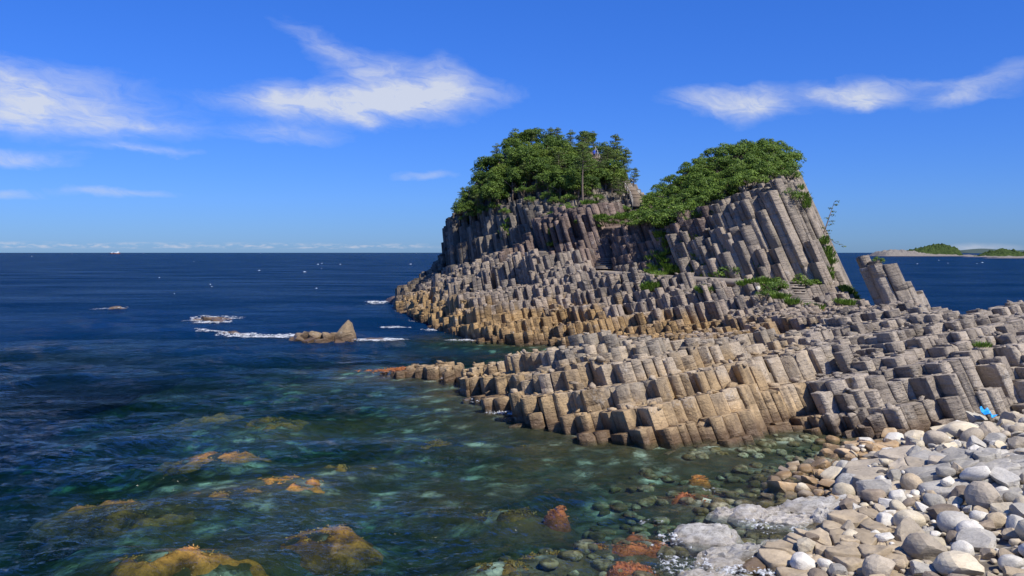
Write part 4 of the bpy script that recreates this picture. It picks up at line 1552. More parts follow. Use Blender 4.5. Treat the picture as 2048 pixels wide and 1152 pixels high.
# bushes on the ledges of the dark face
for px, py, s_ in ((1060, 402, .7), (1100, 395, .9), (1130, 420, .9), (1125, 445, .8), (1085, 440, .5), (945, 432, .8), (925, 440, .6), (1010, 425, .6), (1160, 445, .5),
                   (1022, 470, .45), (1195, 398, .7), (1148, 425, .7), (935, 405, .9), (950, 420, .9), (970, 425, .8), (990, 415, .8), (918, 425, .7), (1045, 385, .9), (1075, 380, .9), (1110, 405, .8), (1135, 400, .9), (1120, 430, .7), (1170, 390, .8)):
    p = surf_hit(px, py)
    if p is not None:
        plant('cliff_bush', p - Vector((0, 0, .1)), s_, vg.uniform(0, 6), SB[vg.integers(4)], 'shrub', 'bush clinging to the dark cliff, ' + ('at its seaward end' if px < 960 else 'left of the middle' if px < 1050 else 'in the middle' if px < 1115 else 'below the tall bare pine') + (', high under the trees' if py < 408 else ', halfway down' if py < 432 else ', lowest ledge'), 'bush', 'bushes on the dark cliff', ('stem', 'foliage'), 1.3)
# shrub cap of the leaning crag
ctop = lambda px: np.interp(px, [1290, 1300, 1350, 1400, 1480, 1540, 1575, 1600], [402, 398, 361, 322, 294, 290, 306, 350])
cbot = lambda px: np.interp(px, [1290, 1330, 1380, 1420, 1460, 1490, 1540, 1575, 1600], [448, 452, 430, 412, 384, 372, 352, 352, 356])
czones = [(0, 'at the saddle end of the leaning crag'), (1330, 'low on the left slope of the leaning crag'), (1368, 'halfway up the left slope of the leaning crag'), (1406, 'left of the bare rock on the leaning crag'), (1444, 'under the bare rock on the leaning crag'), (1482, 'right of the bare rock on the leaning crag'), (1525, 'near the top right of the leaning crag'), (1560, 'on the right corner of the leaning crag')]
for px0 in np.arange(1292, 1594, 19):
    y = ctop(px0) + 5
    while y < cbot(px0):
        px, py = px0 + vg.uniform(-8, 8), y + vg.uniform(-4, 4)
        y += vg.uniform(10, 14)
        if (abs(px - 1490) < 22 and abs(py - 322) < 9) or (abs(px - 1425) < 16 and abs(py - 350) < 10) or vg.random() < .06:
            continue
        p = surf_hit(px, max(py, ctop(px) + 2))
        if p is None or p.y < 92:
            continue
        zone = [z_ for x0, z_ in czones if px >= x0][-1]
        plant('wind_clipped_shrub', p - Vector((0, 0, .05)), vg.uniform(.9, 1.4), vg.uniform(0, 6.28), SB[vg.integers(4)], 'shrub',
              'low green shrub ' + zone + ('' if py > ctop(px) + 16 else ' against the sky') + ('' if py < cbot(px) - 16 else ' at the column lip'), 'shrub', 'shrubs capping the leaning crag', ('stem', 'foliage'), vg.uniform(.9, 1.35))
for px, py, s_, lab in ((1575, 396, .85, 'dark shrub hanging over the edge of the pale leaning columns'), (1290, 350 + 52, .8, 'round bush in the notch of the saddle'),
                        (1545, 300, .8, 'topmost round shrub on the leaning crag'), (1318, 378, .9, 'dome shaped shrub at the left end of the leaning crag')):
    p = surf_hit(px, py)
    if p is not None:
        plant('round_shrub', p + Vector((0, -.3, -.1)), s_, 1, SB[vg.integers(4)], 'shrub', lab, 'shrub', None, ('stem', 'foliage'), 1.3)
# saddle greenery
for px, py, s_ in ((1215, 437, .6), (1235, 430, .8), (1260, 437, .8), (1285, 445, .8), (1305, 446, .9), (1245, 448, .5), (1275, 425, .6), (1335, 452, .6), (1225, 446, .5), (1370, 440, .7), (1205, 444, .7), (1220, 425, .7), (1250, 420, .8), (1290, 432, 1.0), (1310, 430, 1.0), (1330, 440, .9), (1350, 446, .8), (1395, 432, .7), (1415, 425, .6), (1270, 450, .7), (1230, 440, .9), (1295, 410, .9)):
    p = surf_hit(px, py)
    if p is not None:
        plant('low_bush', p - Vector((0, 0, .1)), s_, vg.uniform(0, 6), SB[vg.integers(4)], 'grass', 'bright green low bush ' + ('at the left end of the saddle' if px < 1228 else 'in the middle of the saddle' if px < 1280 else 'on the saddle below the leaning crag' if px < 1340 else 'trailing right under the leaning crag shrubs') + (', upper edge' if py < 434 else ', lower edge' if py > 443 else ''), 'bush', 'bright bushes on the saddle', ('stem', 'foliage'))
# pine hanging off the right edge
tb, bl = MB(), []
b0 = pt(1640, 478, 95.5)
tp = [b0 + Vector((-.3, 0, -.4)), b0 + Vector((.5, 0, .9)), b0 + Vector((1.0, 0, 2.4)), b0 + Vector((1.55, 0, 4.0))]
tb.tube(tp, [.09, .075, .05, .02], 5)
g = np.random.default_rng(3)
for k in range(12):
    f = .15 + .85 * k / 11
    i = f * 3
    i0 = min(int(i), 2)
    bs_ = tp[i0].lerp(tp[i0 + 1], i - i0)
    ln = .75 * (1.1 - f * .7)
    e_ = bs_ + Vector((ln * (1 if k % 3 else -.6), .2 * math.sin(k), ln * .12))
    tb.tube([bs_, e_], [.03, .012], 4)
    for q_ in (.6, 1.0):
        bl.append((np.array(bs_.lerp(e_, q_)), (.26, .22, .12), g.uniform(.2, .7)))
e0 = pt(1652, 470, 95.5)
e1 = pt(1688, 491, 95.5)
tb.tube([e0, e0.lerp(e1, .5) + Vector((0, 0, -.3)), e1], [.05, .03, .015], 4)
for f in (.35, .6, .8, 1.0):
    bl.append((np.array(e0.lerp(e1, f)) + (0, 0, -.12), (.3, .22, .10), .5))
root = empty('leaning_pine', b0, 'thin sparse pine leaning out from the right edge of the pale crag', 'tree')
cm, tm = crown_mesh('crown', [(np.array(c) - np.array(b0), r_, t_) for c, r_, t_ in bl], 170, .2, 5, .4), tb.mesh('trunk')
tm.transform(Matrix.Translation(-b0))
link('trunk', tm, M['bark'], root)
link('crown', cm, M['needle'], root)
# grass on the ledges and along the path: one mass; the large leafy plants stand alone
mbg, tones = MB(), []
GP = [(1380, 500, 1.4), (1350, 520, 1.3), (1310, 533, 1.0), (1330, 548, .9), (1425, 550, 1.0), (1300, 577, .7), (1305, 580, .5), (1410, 585, .8), (1490, 572, .7), (1530, 570, .9),
      (1710, 603, 1.2), (1700, 590, .8), (1690, 612, .7), (1575, 560, .6), (1640, 573, .7), (1780, 603, .5), (950, 440, 1.3), (1010, 465, .7), (1095, 442, 1.0), (1110, 452, .8),
      (1180, 410, .8), (1390, 455, .6), (1360, 480, .8), (1325, 460, .7), (1330, 500, .6), (1345, 430, .8), (1520, 545, .5), (1240, 440, 1.0), (1265, 436, 1.0), (1200, 440, .7),
      (1440, 495, .5), (1455, 520, .4), (1660, 560, .5), (1560, 600, .6), (1585, 612, .4), (1630, 622, .5), (1500, 540, .5), (1470, 555, .8), (1390, 552, .7), (1105, 470, .4),
      (1640, 450, .5), (1650, 490, .5), (1660, 520, .4), (1610, 400, .5), (1962, 700, .2), (1125, 455, .6), (1280, 440, .8)]
for k, (px, py, r_) in enumerate(GP):
    p = surf_hit(px, py)
    if p is None:
        continue
    for q_ in range(int(5 + r_ * 16)):
        a_, rr = vg.uniform(0, 6.28), r_ * math.sqrt(vg.random())
        x_, y_ = p.x + math.cos(a_) * rr, p.y + math.sin(a_) * rr * .8
        z_ = float(hw(x_, y_))
        if abs(z_ - p.z) > 1.6:
            continue
        V, Q, T = tuft(int(vg.integers(1e6)), 26, vg.uniform(.3, .6) * (.5 if p.y < 62 else 1), .4, .1 if p.y > 62 else .05)
        mbg.add(V + np.array([x_, y_, z_ + .25]), Q)
        tones.append(T)
link('grass', mbg.mesh('grass', {'tone': np.concatenate(tones)}), M['grass'], kind='stuff')
for px, py, s_, lab in ((1462, 552, 1.25, 'largest bright green leafy bush growing on the footpath'), (1438, 552, .7, 'smaller leafy plant left of the largest bush on the footpath'),
                        (1545, 578, 1.1, 'bright leafy bush on the rock left of the lower stone steps'), (1535, 592, .7, 'leafy plant hanging on the rock below the path left of the steps'),
                        (1607, 570, 1.1, 'bright leafy bush at the head of the steps beside the pale boulder'), (1712, 612, .7, 'green plant in the gap beside the sea stack'),
                        (1750, 524, .45, 'green cushion on top of the sea stack'), (1310, 552, .7, 'leafy plant over the stone retaining wall')):
    p = surf_hit(px, py)
    if px == 1750:
        p = Vector((STK_C[0] - .4 - .42 * 8.2, STK_C[1] + .9, 8.2))
    if p is not None:
        plant('leafy_plant', p - Vector((0, 0, .1)), s_, vg.uniform(0, 6), SB[vg.integers(4)], 'grass', lab, 'plant', None, ('stem', 'foliage'), 1.2)

# seaweed beds: a lumpy mass with loose fronds on it
def weed_mat(name, a_, b_):
    m, t, out = new_mat(name)
    pos = t.node('ShaderNodeNewGeometry').outputs['Position']
    n1 = t.noise(pos, 2.6, 5, .65, .8)
    n2 = t.noise(pos, 11, 4, .7)
    tone = t.node('ShaderNodeAttribute', attribute_name='tone').outputs['Fac']
    f = t.math('ADD', t.math('MULTIPLY', tone, .6), t.math('MULTIPLY', n1, .8))
    c = t.mix(t.rng(f, .42, .95), a_, b_)
    c = t.mix(t.rng(n2, .5, .7, 0, .35), c, a_)
    principled(t, out, c, .8, t.bump(n2, .8, .06, t.bump(n1, .8, .15)), .2)
    return m


M['bed_weed'] = weed_mat('orange_weed_mass', (.13, .055, .013), (.84, .33, .07))
M['bed_weed_brown'] = weed_mat('brown_weed_mass', (.06, .035, .010), (.40, .21, .05))
M['bed_weed_red'] = weed_mat('red_weed_mass', (.10, .032, .012), (.46, .15, .05))
for k, ((px, py, a_, b_, td, mk, lab), p) in enumerate(zip(WEED, WPOS)):
    g = np.random.default_rng(400 + k)
    if p.y < 75 and a_ > 1.3:
        a_, b_, td = a_ * .78, b_ * .80, td + .10
    bed = empty('seaweed_bed', (p.x, p.y, 0), lab, 'seaweed')
    st = .11
    u, v = np.arange(-a_ * 1.5, a_ * 1.5, st), np.arange(-b_ * 1.5, b_ * 1.5, st)
    U, W = np.meshgrid(u, v, indexing='ij')
    r2 = (U / a_) ** 2 + (W / b_) ** 2
    lump = fbm((U + p.x) * 1.6, (W + p.y) * 1.6, 540 + k, 3)
    lo = fbm((U + p.x) * .6, (W + p.y) * .6, 560 + k, 2) - .5
    zz = -td * .75 - .13 - .30 * r2 ** 1.3 * (1 + lo * 1.2) + (lump - .55) * .58 + lo * .25
    zz = np.minimum(zz, -.03 if td < .12 else -.07)
    ni_, nj_ = U.shape
    i_, j_ = np.meshgrid(np.arange(ni_ - 1), np.arange(nj_ - 1), indexing='ij')
    q = (i_ * nj_ + j_).ravel()
    Q = np.stack([q, q + nj_, q + nj_ + 1, q + 1], 1)
    ok_ = (zz.ravel()[Q].max(1) > -3.0)
    me = mesh_np('weed_mass', np.stack([U, W, zz], -1).reshape(-1, 3), Q[ok_], {'tone': (np.clip((lump - .34) * 2.4, 0, 1) * np.exp(-r2 * .5)).ravel()}, True)
    link('weed_mass', me, M['bed_' + mk], bed)
    n = 700 if a_ < 1.3 else 260
    x_, y_ = g.normal(0, .42, n) * a_, g.normal(0, .42, n) * b_
    i_ = np.clip(((x_ + a_ * 1.5) / st).astype(int), 0, ni_ - 1)
    j_ = np.clip(((y_ + b_ * 1.5) / st).astype(int), 0, nj_ - 1)
    zt = np.minimum(zz[i_, j_] + .03, -.03)
    N = unit(g, n) * .8
    N[:, 2] += 1
    N /= np.linalg.norm(N, axis=1, keepdims=True)
    V, Q = leaf_quads(np.stack([x_, y_, zt], 1), N, .10, .5, g)
    me = mesh_np('fronds', V, Q, {'tone': np.repeat(np.clip(lump[i_, j_] + g.normal(0, .1, n), 0, 1), 4)})
    link('fronds', me, M[mk], bed, kind='stuff')

# ------------------------------------------------------------------ boulders
def stone_mesh(seed, angular, sub=3):
    g = np.random.default_rng(seed)
    bm = bmesh.new()
    bmesh.ops.create_icosphere(bm, subdivisions=sub, radius=1)
    co = np.array([v.co for v in bm.verts])
    npl = 11 if angular else 7
    for k in range(npl):
        n = unit(g, 1)[0]
        if k == 0:
            n = np.array([g.normal(0, .15), g.normal(0, .15), 1.0])
            n /= np.linalg.norm(n)
        h = g.uniform(.45, .82) if angular else g.uniform(.68, .92)
        d_ = co @ n
        over = np.maximum(d_ - h, 0)
        co = co - np.outer(over * (.97 if angular else .8), n)
    off = g.uniform(-50, 50, 3)
    fr_ = 1.6 if not angular else 2.4
    amp = .07 if not angular else .05
    disp = np.array([mnoise.fractal(Vector(c * fr_ + off), 1.0, 2.0, 4) for c in co])
    co = co * (1 + amp * disp)[:, None]
    ext = np.abs(co).max(0)
    co = co / ext
    for v, c in zip(bm.verts, co):
        v.co = c
    me = bpy.data.meshes.new('stone')
    bm.to_mesh(me)
    bm.free()
    a_ = me.attributes.new('tone', 'FLOAT', 'POINT')
    a_.data.foreach_set('value', np.full(len(me.vertices), .5, np.float32))
    me.polygons.foreach_set('use_smooth', np.full(len(me.polygons), not angular))
    me.materials.append(M['b_grey'])
    return me


ROUND = [stone_mesh(700 + k, False) for k in range(7)]
ANG = [stone_mesh(720 + k, True) for k in range(7)]
ROUND_LO = [stone_mesh(740 + k, False, 2) for k in range(4)]
ANG_LO = [stone_mesh(750 + k, True, 2) for k in range(4)]

BGS = .08
bgx, bgy = np.arange(-2, 34, BGS), np.arange(17, 49, BGS)
BXX, BYY = np.meshgrid(bgx, bgy, indexing='ij')
onb = BXX > shore_x(BYY)
BH = np.where(onb, beach_z(BXX, BYY) - .12, seabed_z(BXX, BYY, dist_at(BXX, BYY)))
blend = smooth((shore_x(BYY) - BXX) / 2.0)
BH = np.where(onb, BH, BH * blend + (beach_z(BXX, BYY) - .12) * (1 - blend))
bs = np.random.default_rng(31)


def settle(x, y, r, hz, sink=.25):
    """rest a stone of radii (r, r, hz) on what is there already; returns its centre height"""
    i0, i1 = int((x - r - bgx[0]) / BGS), int((x + r - bgx[0]) / BGS) + 1
    j0, j1 = int((y - r - bgy[0]) / BGS), int((y + r - bgy[0]) / BGS) + 1
    i0, j0 = max(i0, 0), max(j0, 0)
    sl = (slice(i0, i1), slice(j0, j1))
    X, Y, H = BXX[sl], BYY[sl], BH[sl]
    if H.size == 0:
        return None
    d2 = ((X - x) ** 2 + (Y - y) ** 2) / (r * r)
    ins = d2 < 1
    if not ins.any():
        return None
    base = np.quantile(H[ins], .55)
    zc = base + hz * (1 - 2 * sink)
    top = zc + hz * np.sqrt(np.clip(1 - d2, 0, 1))
    BH[sl] = np.where(ins, np.maximum(H, top - .02), H)
    return zc


def put_stone(me, x, y, zc, size, rot, mat, name, label, group=None, cat='boulder'):
    o = bpy.data.objects.new(name, me)
    COL.objects.link(o)
    o.location = (x, y, zc)
    o.scale = size
    o.rotation_euler = rot
    o.material_slots[0].link = 'OBJECT'
    o.material_slots[0].material = M[mat]
    return tag(o, label, cat, group)


# stones one can single out in the photograph: px, py of the middle, width px, height factor, kind, material, yaw, label
HERO = [(1581, 1092, 52, .85, 'r', 'b_orange', .5, 'single rusty tan boulder standing in the white surf'),
        (1908, 1050, 68, .75, 'r', 'b_white', .2, 'blue white rounded boulder in the middle of the near beach'),
        (1975, 1004, 84, .75, 'a', 'b_taupe', .1, 'largest grey tan boulder with a smooth domed top, right of the angular bedrock'),
        (1748, 992, 54, .62, 'r', 'b_brown', .3, 'dark brown oval boulder at the inner edge of the white slab'),
        (1796, 993, 46, .7, 'r', 'b_white', 1.0, 'pale domed boulder right of the dark brown oval one'),
        (1795, 1012, 40, .75, 'r', 'b_cream', 1.9, 'cream domed boulder in front of the pale domed one'),
        (1860, 1102, 104, .55, 'a', 'b_taupe', -.35, 'large wedge shaped brown grey boulder in the near foreground'),
        (1965, 1083, 100, .45, 'a', 'b_grey', -.15, 'long flat grey boulder with white veins behind the pale slab'),
        (1930, 1132, 118, .42, 'a', 'b_cream', -.5, 'broad pale slab of stone at the bottom edge of the beach'),
        (1845, 1134, 72, .4, 'a', 'b_grey', 0, 'flat grey stone with a pale rim at the bottom edge'),
        (1925, 1097, 46, .8, 'r', 'b_white', .4, 'white boulder with a brown vein beside the wedge shaped boulder'),
        (1698, 968, 60, .7, 'r', 'b_wet', .2, 'black and white mottled boulder at the edge of the clear pool'),
        (1690, 940, 48, .8, 'r', 'b_grey', .9, 'grey speckled boulder at the head of the clear pool'),
        (1612, 938, 34, .8, 'r', 'b_orange', 1.4, 'round rusty boulder half in the pool'),
        (1767, 967, 36, .95, 'a', 'b_white', .6, 'white squarish boulder beside the dark cleft one'),
        (1786, 956, 36, 1.0, 'a', 'b_grey', .2, 'dark grey cleft boulder beside the white squarish one'),
        (1772, 1040, 46, .8, 'r', 'b_white', .7, 'grey and cream mottled boulder above the tan slab'),
        (1818, 1042, 62, .7, 'r', 'b_cream', -.4, 'large cream boulder with faint grey bands in the middle of the beach'),
        (1880, 1022, 74, .42, 'a', 'b_brown', -.2, 'flat brown boulder behind the blue white one'),
        (2035, 1052, 52, .9, 'r', 'b_white', .8, 'white boulder with dark flank at the right edge'),
        (1975, 1050, 44, .7, 'a', 'b_brown', .3, 'brown pyramid shaped boulder right of the blue white one'),
        (1962, 1030, 46, .6, 'r', 'b_white', 0, 'flat white boulder touching the largest domed one'),
        (1738, 1038, 24, .95, 'r', 'b_cream', 0, 'small upright cream cobble beside the white slab'),
        (1917, 868, 82, .48, 'r', 'b_cream', -.3, 'large cream boulder with a domed back in the middle of the far beach'),
        (1850, 912, 68, .42, 'a', 'b_taupe', .1, 'long grey tan block at the seaward side of the far beach'),
        (1812, 902, 34, .8, 'r', 'b_brown', .2, 'brown round boulder at the foot of the columns by the pool'),
        (1950, 842, 56, .75, 'a', 'b_grey', .4, 'big angular grey boulder below the blue scrap'),
        (1860, 815, 62, .55, 'a', 'b_taupe', 0, 'broad grey boulder at the foot of the column wall'),
        (1832, 782, 44, .75, 'r', 'b_taupe', .5, 'pinkish round boulder wedged against the column wall'),
        (2032, 852, 62, .8, 'a', 'b_taupe', .5, 'tall pale boulder at the right edge of the far beach'),
        (1640, 880, 26, .6, 'r', 'b_orange', .3, 'flat tan stone lying in the shallows below the columns'),
        (1665, 879, 30, .75, 'r', 'b_orange', .6, 'orange stone lying in the shallows below the columns'),
        (2000, 915, 50, .7, 'a', 'b_white', .2, 'pale sharp edged block on top of the angular bedrock')]
placed = []


def hero_pos(px, py):
    z = .3
    for _ in range(6):
        p = on_z(px, py, z)
        i = int(np.clip((p.x - bgx[0]) / BGS, 0, len(bgx) - 1))
        j = int(np.clip((p.y - bgy[0]) / BGS, 0, len(bgy) - 1))
        z = .5 * z + .5 * (BH[i, j] + .2)
    return p


def outcrop(name, label, px, py, a, b, h, sp_, mat, rot, seed, tilt=(0, 0), cat='bedrock', part='block'):
    """bedrock broken into blocks, each its own piece"""
    p = hero_pos(px, py)
    g = np.random.default_rng(seed)
    pts_ = lattice(-a, a, -b, b, sp_, seed)
    pts_ = pts_ + g.normal(0, .16, pts_.shape) * sp_
    pts_ = pts_[g.random(len(pts_)) > .2]
    pts_ = pts_[((pts_[:, 0] / a) ** 2 + (pts_[:, 1] / b) ** 2) < 1]
    cells, _ = voronoi_cells([tuple(q_) for q_ in pts_], range(len(pts_)), np.full(len(pts_), sp_ * 1.7))
    root = empty(name, (p.x, p.y, 0), label, cat, None, rot)
    ca, sa = math.cos(rot), math.sin(rot)
    for i, (u, v) in enumerate(pts_):
        poly = cells[i]
        if len(poly) < 3:
            continue
        e = (u / a) ** 2 + (v / b) ** 2
        wx0, wy0 = p.x + u * ca - v * sa, p.y + u * sa + v * ca
        gi = int(np.clip((wx0 - bgx[0]) / BGS, 0, len(bgx) - 1))
        gj = int(np.clip((wy0 - bgy[0]) / BGS, 0, len(bgy) - 1))
        ground = BH[gi, gj]
        top = ground * .35 + (p.z - .2) * .65 + h * (1 - e * .8) + g.normal(0, .025)
        ring = []
        L = len(poly)
        for k in range(L):
            p0, p1, p2 = poly[k - 1], poly[k], poly[(k + 1) % L]
            ring += [p1 + (p0 - p1) * .16, p1 + (p2 - p1) * .16, (p1 + p2) / 2 * g.uniform(.97, 1.02)]
        ring = np.array(ring) * (1 - g.uniform(.002, .018))
        tl_ = g.normal(0, .03, 2)
        n = len(ring)
        V = []
        prof = [(-.9, 1.02), (-.3, 1.0), (-.08, .995), (-.025, .98), (-.006, .95), (.0, .75), (.004, .3)]
        for dz_, sc_ in prof:
            rr = ring * sc_ * (1 + g.normal(0, .012, (n, 1)))
            zz = top + dz_ * max(h, .4) + rr[:, 0] * tilt[0] + rr[:, 1] * tilt[1] + (fbm((rr[:, 0] + u) * 2.5 + 9, (rr[:, 1] + v) * 2.5, seed, 3) - .5) * .30 + tl_[0] * rr[:, 0] + tl_[1] * rr[:, 1]
            V.append(np.stack([rr[:, 0] + u, rr[:, 1] + v, zz], 1))
        V = np.concatenate(V + [[[u, v, top]]])
        m_ = len(prof)
        k0 = np.arange(n)
        k1 = (k0 + 1) % n
        Q = np.concatenate([np.stack([r_ * n + k0, r_ * n + k1, (r_ + 1) * n + k1, (r_ + 1) * n + k0], 1) for r_ in range(m_ - 1)])
        T = np.stack([(m_ - 1) * n + k0, (m_ - 1) * n + k1, np.full(n, m_ * n)], 1)
        link(part, mesh_np(part, V, [Q, T], {'tone': np.full(len(V), g.random())}), M[mat], root)
        settle_r = sp_ * .55
        s0 = (np.abs(BXX - wx0) < settle_r) & (np.abs(BYY - wy0) < settle_r)
        BH[s0] = np.maximum(BH[s0], top - .08)
    placed.append((p.x, p.y, max(a, b) * .85))
    return root


outcrop('cracked_slab', 'tan bedrock slab split by deep cracks at the bottom of the beach', 1712, 1112, 1.95, 1.8, .45, .58, 'b_slab', -.25, 61)
outcrop('cracked_ledge', 'small tan cracked ledge between the white wet slab and the boulders', 1735, 1042, 1.0, .7, .34, .55, 'b_slab', .1, 62)
def low_rock(name, label, pieces, mat, seed):
    """bedrock that the sea has worn into a few broad low humps"""
    c0 = on_z(pieces[0][0], pieces[0][1], .1)
    root = empty(name, (c0.x, c0.y, 0), label, 'bedrock')
    for k, (px, py, w_, dp_, h_, yaw) in enumerate(pieces):
        p = on_z(px, py, .08)
        r_ = w_ * p.y / F / 2
        me = stone_mesh(seed + k, k % 2 == 1, 4).copy()
        co = np.array([v.co for v in me.vertices])
        nn = np.array([mnoise.fractal(Vector((c[0] * 3 * r_ + k, c[1] * 3 * r_, c[2] + seed)), 1, 2, 5) for c in co])
        rid = np.array([abs(mnoise.noise(Vector((c[0] * 2.2 * r_ + 7 * k, c[1] * 2.2 * r_ + 3, seed)))) for c in co])
        co[:, 2] += nn * .25 - np.clip(.10 - rid, 0, .1) * 5.0
        me.vertices.foreach_set('co', co.ravel())
        me.materials.clear()
        me.materials.append(M[mat])
        o = link('hump', me, None, root)
        o.location = (p.x - c0.x, p.y - c0.y, h_ * .5 - .30)
        o.scale = (r_, dp_, h_ * .5 + .30)
        o.rotation_euler = (.03, -.03, yaw)
        settle(p.x, p.y, min(r_, dp_) * .9, h_ * .5, .5)
        placed.append((p.x, p.y, min(r_, dp_) * 1.0))


low_rock('wet_slab', 'white speckled wet bedrock washed over by the pool', [(1640, 1008, 190, 1.1, .30, .1), (1590, 1035, 150, .8, .20, -.1), (1560, 1012, 110, .6, .10, .3), (1665, 1035, 90, .7, .34, .2)], 'b_wet', 900)
low_rock('surf_slab', 'grey white wet slab in the surf with a brown rock on its right end', [(1415, 1068, 150, .95, .42, -.1), (1480, 1100, 190, .8, .34, .15), (1440, 1118, 130, .5, .16, 0)], 'b_wet', 910)
low_rock('sunken_slab', 'low white wet rock behind the surf slab', [(1500, 1022, 100, .8, .22, .3), (1450, 1020, 80, .5, .16, 0), (1545, 1080, 60, .35, .12, .2)], 'b_wet', 920)
low_rock('washed_slab', 'pale wet rock in the foam at the bottom edge of the photo', [(1400, 1146, 150, .5, .14, .1), (1500, 1150, 130, .4, .12, 0)], 'b_wet', 930)
outcrop('angular_bedrock', 'brown grey bedrock broken into angular blocks in the middle of the beach', 1880, 945, 2.6, 2.1, .55, .85, 'b_taupe', -.4, 67, (.05, .1))
outcrop('tilted_bedrock', 'dark grey slabs of tilted bedrock at the right edge of the beach', 2000, 945, 2.4, 2.6, .6, .75, 'b_grey', -.5, 68, (.2, .1))
outcrop('tan_ledge', 'low ledge of tan blocks at the corner where pool, columns and boulders meet', 1765, 893, 1.5, 1.2, .35, .6, 'b_orange', .1, 69)
for px, py, w_, hf, kind, mat, yaw, lab in HERO:
    p = hero_pos(px, py)
    r_ = w_ * p.y / F / 2
    g = bs
    zc = settle(p.x, p.y, r_ * .8, r_ * hf, .2)
    if zc is None:
        continue
    me = (ROUND if kind == 'r' else ANG)[g.integers(7)]
    put_stone(me, p.x, p.y, zc, (r_, r_ * g.uniform(.75, 1.0), r_ * hf), (g.normal(0, .12), g.normal(0, .12), yaw), mat, 'boulder', lab)
    placed.append((p.x, p.y, r_))
# two brown rocks on the surf slab
for px, py, w_, hf, lab in ((1512, 1096, 84, .55, 'dark brown layered rock lying on the right end of the surf slab'), (1462, 1078, 72, .35, 'flat dark brown rock on the surf slab left of the layered one'),
                            (1545, 1112, 34, .7, 'small brown rock at the foot of the layered brown rock'), (1452, 1060, 36, .5, 'small brown stone at the back of the surf slab')):
    p = on_z(px, py, .5)
    r_ = w_ * p.y / F / 2
    zc = settle(p.x, p.y, r_ * .8, r_ * hf, .3)
    put_stone(ANG[bs.integers(7)], p.x, p.y, zc, (r_, r_ * .85, r_ * hf), (.05, .1, bs.uniform(-.3, .3)), 'b_brown', 'boulder', lab)
    placed.append((p.x, p.y, r_))

WORDS = {'b_white': 'white', 'b_cream': 'cream', 'b_grey': 'grey', 'b_taupe': 'grey brown', 'b_brown': 'dark brown', 'b_slab': 'tan brown', 'b_orange': 'rusty tan'}


def zone_of(x, y):
    px, py = CX + x / y * F, HY + (CAMH - float(beach_z(x, y))) * F / y
    dw = x - float(shore_x(y))
    if dw < .8:
        return 'at the water edge of the clear pool' if y > 31 else 'at the water edge beside the surf'
    if y > 42:
        return 'at the foot of the grey column wall'
    if y > 36.5:
        return 'on the far beach below the blue scrap' if px > 1930 else 'on the far beach near the columns'
    if y > 31:
        return 'beyond the angular bedrock' if px > 1850 else 'between the pool and the angular bedrock'
    if y > 26.5:
        return 'right of the largest domed boulder' if px > 1990 else 'in the middle of the near beach'
    return 'at the bottom right corner of the beach' if px > 1930 else 'beside the cracked tan slab'


cand = []
ring_ok = {}


def free(x, y, r):
    gi, gj = int(x // 1.5), int(y // 1.5)
    for da in (-1, 0, 1):
        for db in (-1, 0, 1):
            for (a_, b_, c_) in ring_ok.get((gi + da, gj + db), ()):
                if (a_ - x) ** 2 + (b_ - y) ** 2 < (.80 * (c_ + r)) ** 2:
                    return False
    return True


for a_, b_, c_ in placed:
    if c_ < .9:
        ring_ok.setdefault((int(a_ // 1.5), int(b_ // 1.5)), []).append((a_, b_, c_))
big_p = [q_ for q_ in placed if q_[2] >= .9]
for n_try, rlo, rhi in ((160, .42, .60), (1500, .27, .42), (6500, .15, .27), (9000, .075, .15)):
    for _ in range(n_try):
        y = bs.uniform(19.5, 46.5)
        x = bs.uniform(float(shore_x(y)) - (2.4 if y > 29 else .4), min(34, y * .62 + 2))
        r_ = bs.uniform(rlo, rhi)
        ppx = CX + x / y * F
        ppy = HY + (CAMH - float(beach_z(x, y)) - .15) * F / y
        if ppy > 985 and ppx < np.interp(ppy, [985, 1010, 1050, 1070, 1152], [1660, 1690, 1700, 1600, 1600]):
            continue
        gz = float(beach_z(x, y))
        if hw(x, y) > gz - .1 and y > 41.5:
            continue
        if any((a_ - x) ** 2 + (b_ - y) ** 2 < (c_ * .80) ** 2 for a_, b_, c_ in big_p):
            continue
        if not free(x, y, r_):
            continue
        ring_ok.setdefault((int(x // 1.5), int(y // 1.5)), []).append((x, y, r_))
        cand.append((x, y, r_))
stones = []
for x, y, r_ in cand:
    hf = bs.uniform(.55, .85)
    zc = settle(x, y, r_ * .9, r_ * hf, .22)
    if zc is None:
        continue
    stones.append((x, y, zc, r_, hf))
score = np.array([(s_[3] / s_[1]) ** 2 * (1 if abs(s_[0] / s_[1]) < .585 else .05) for s_ in stones])
order = np.argsort(-score)
single = set(order[:262].tolist())
mbs = {}
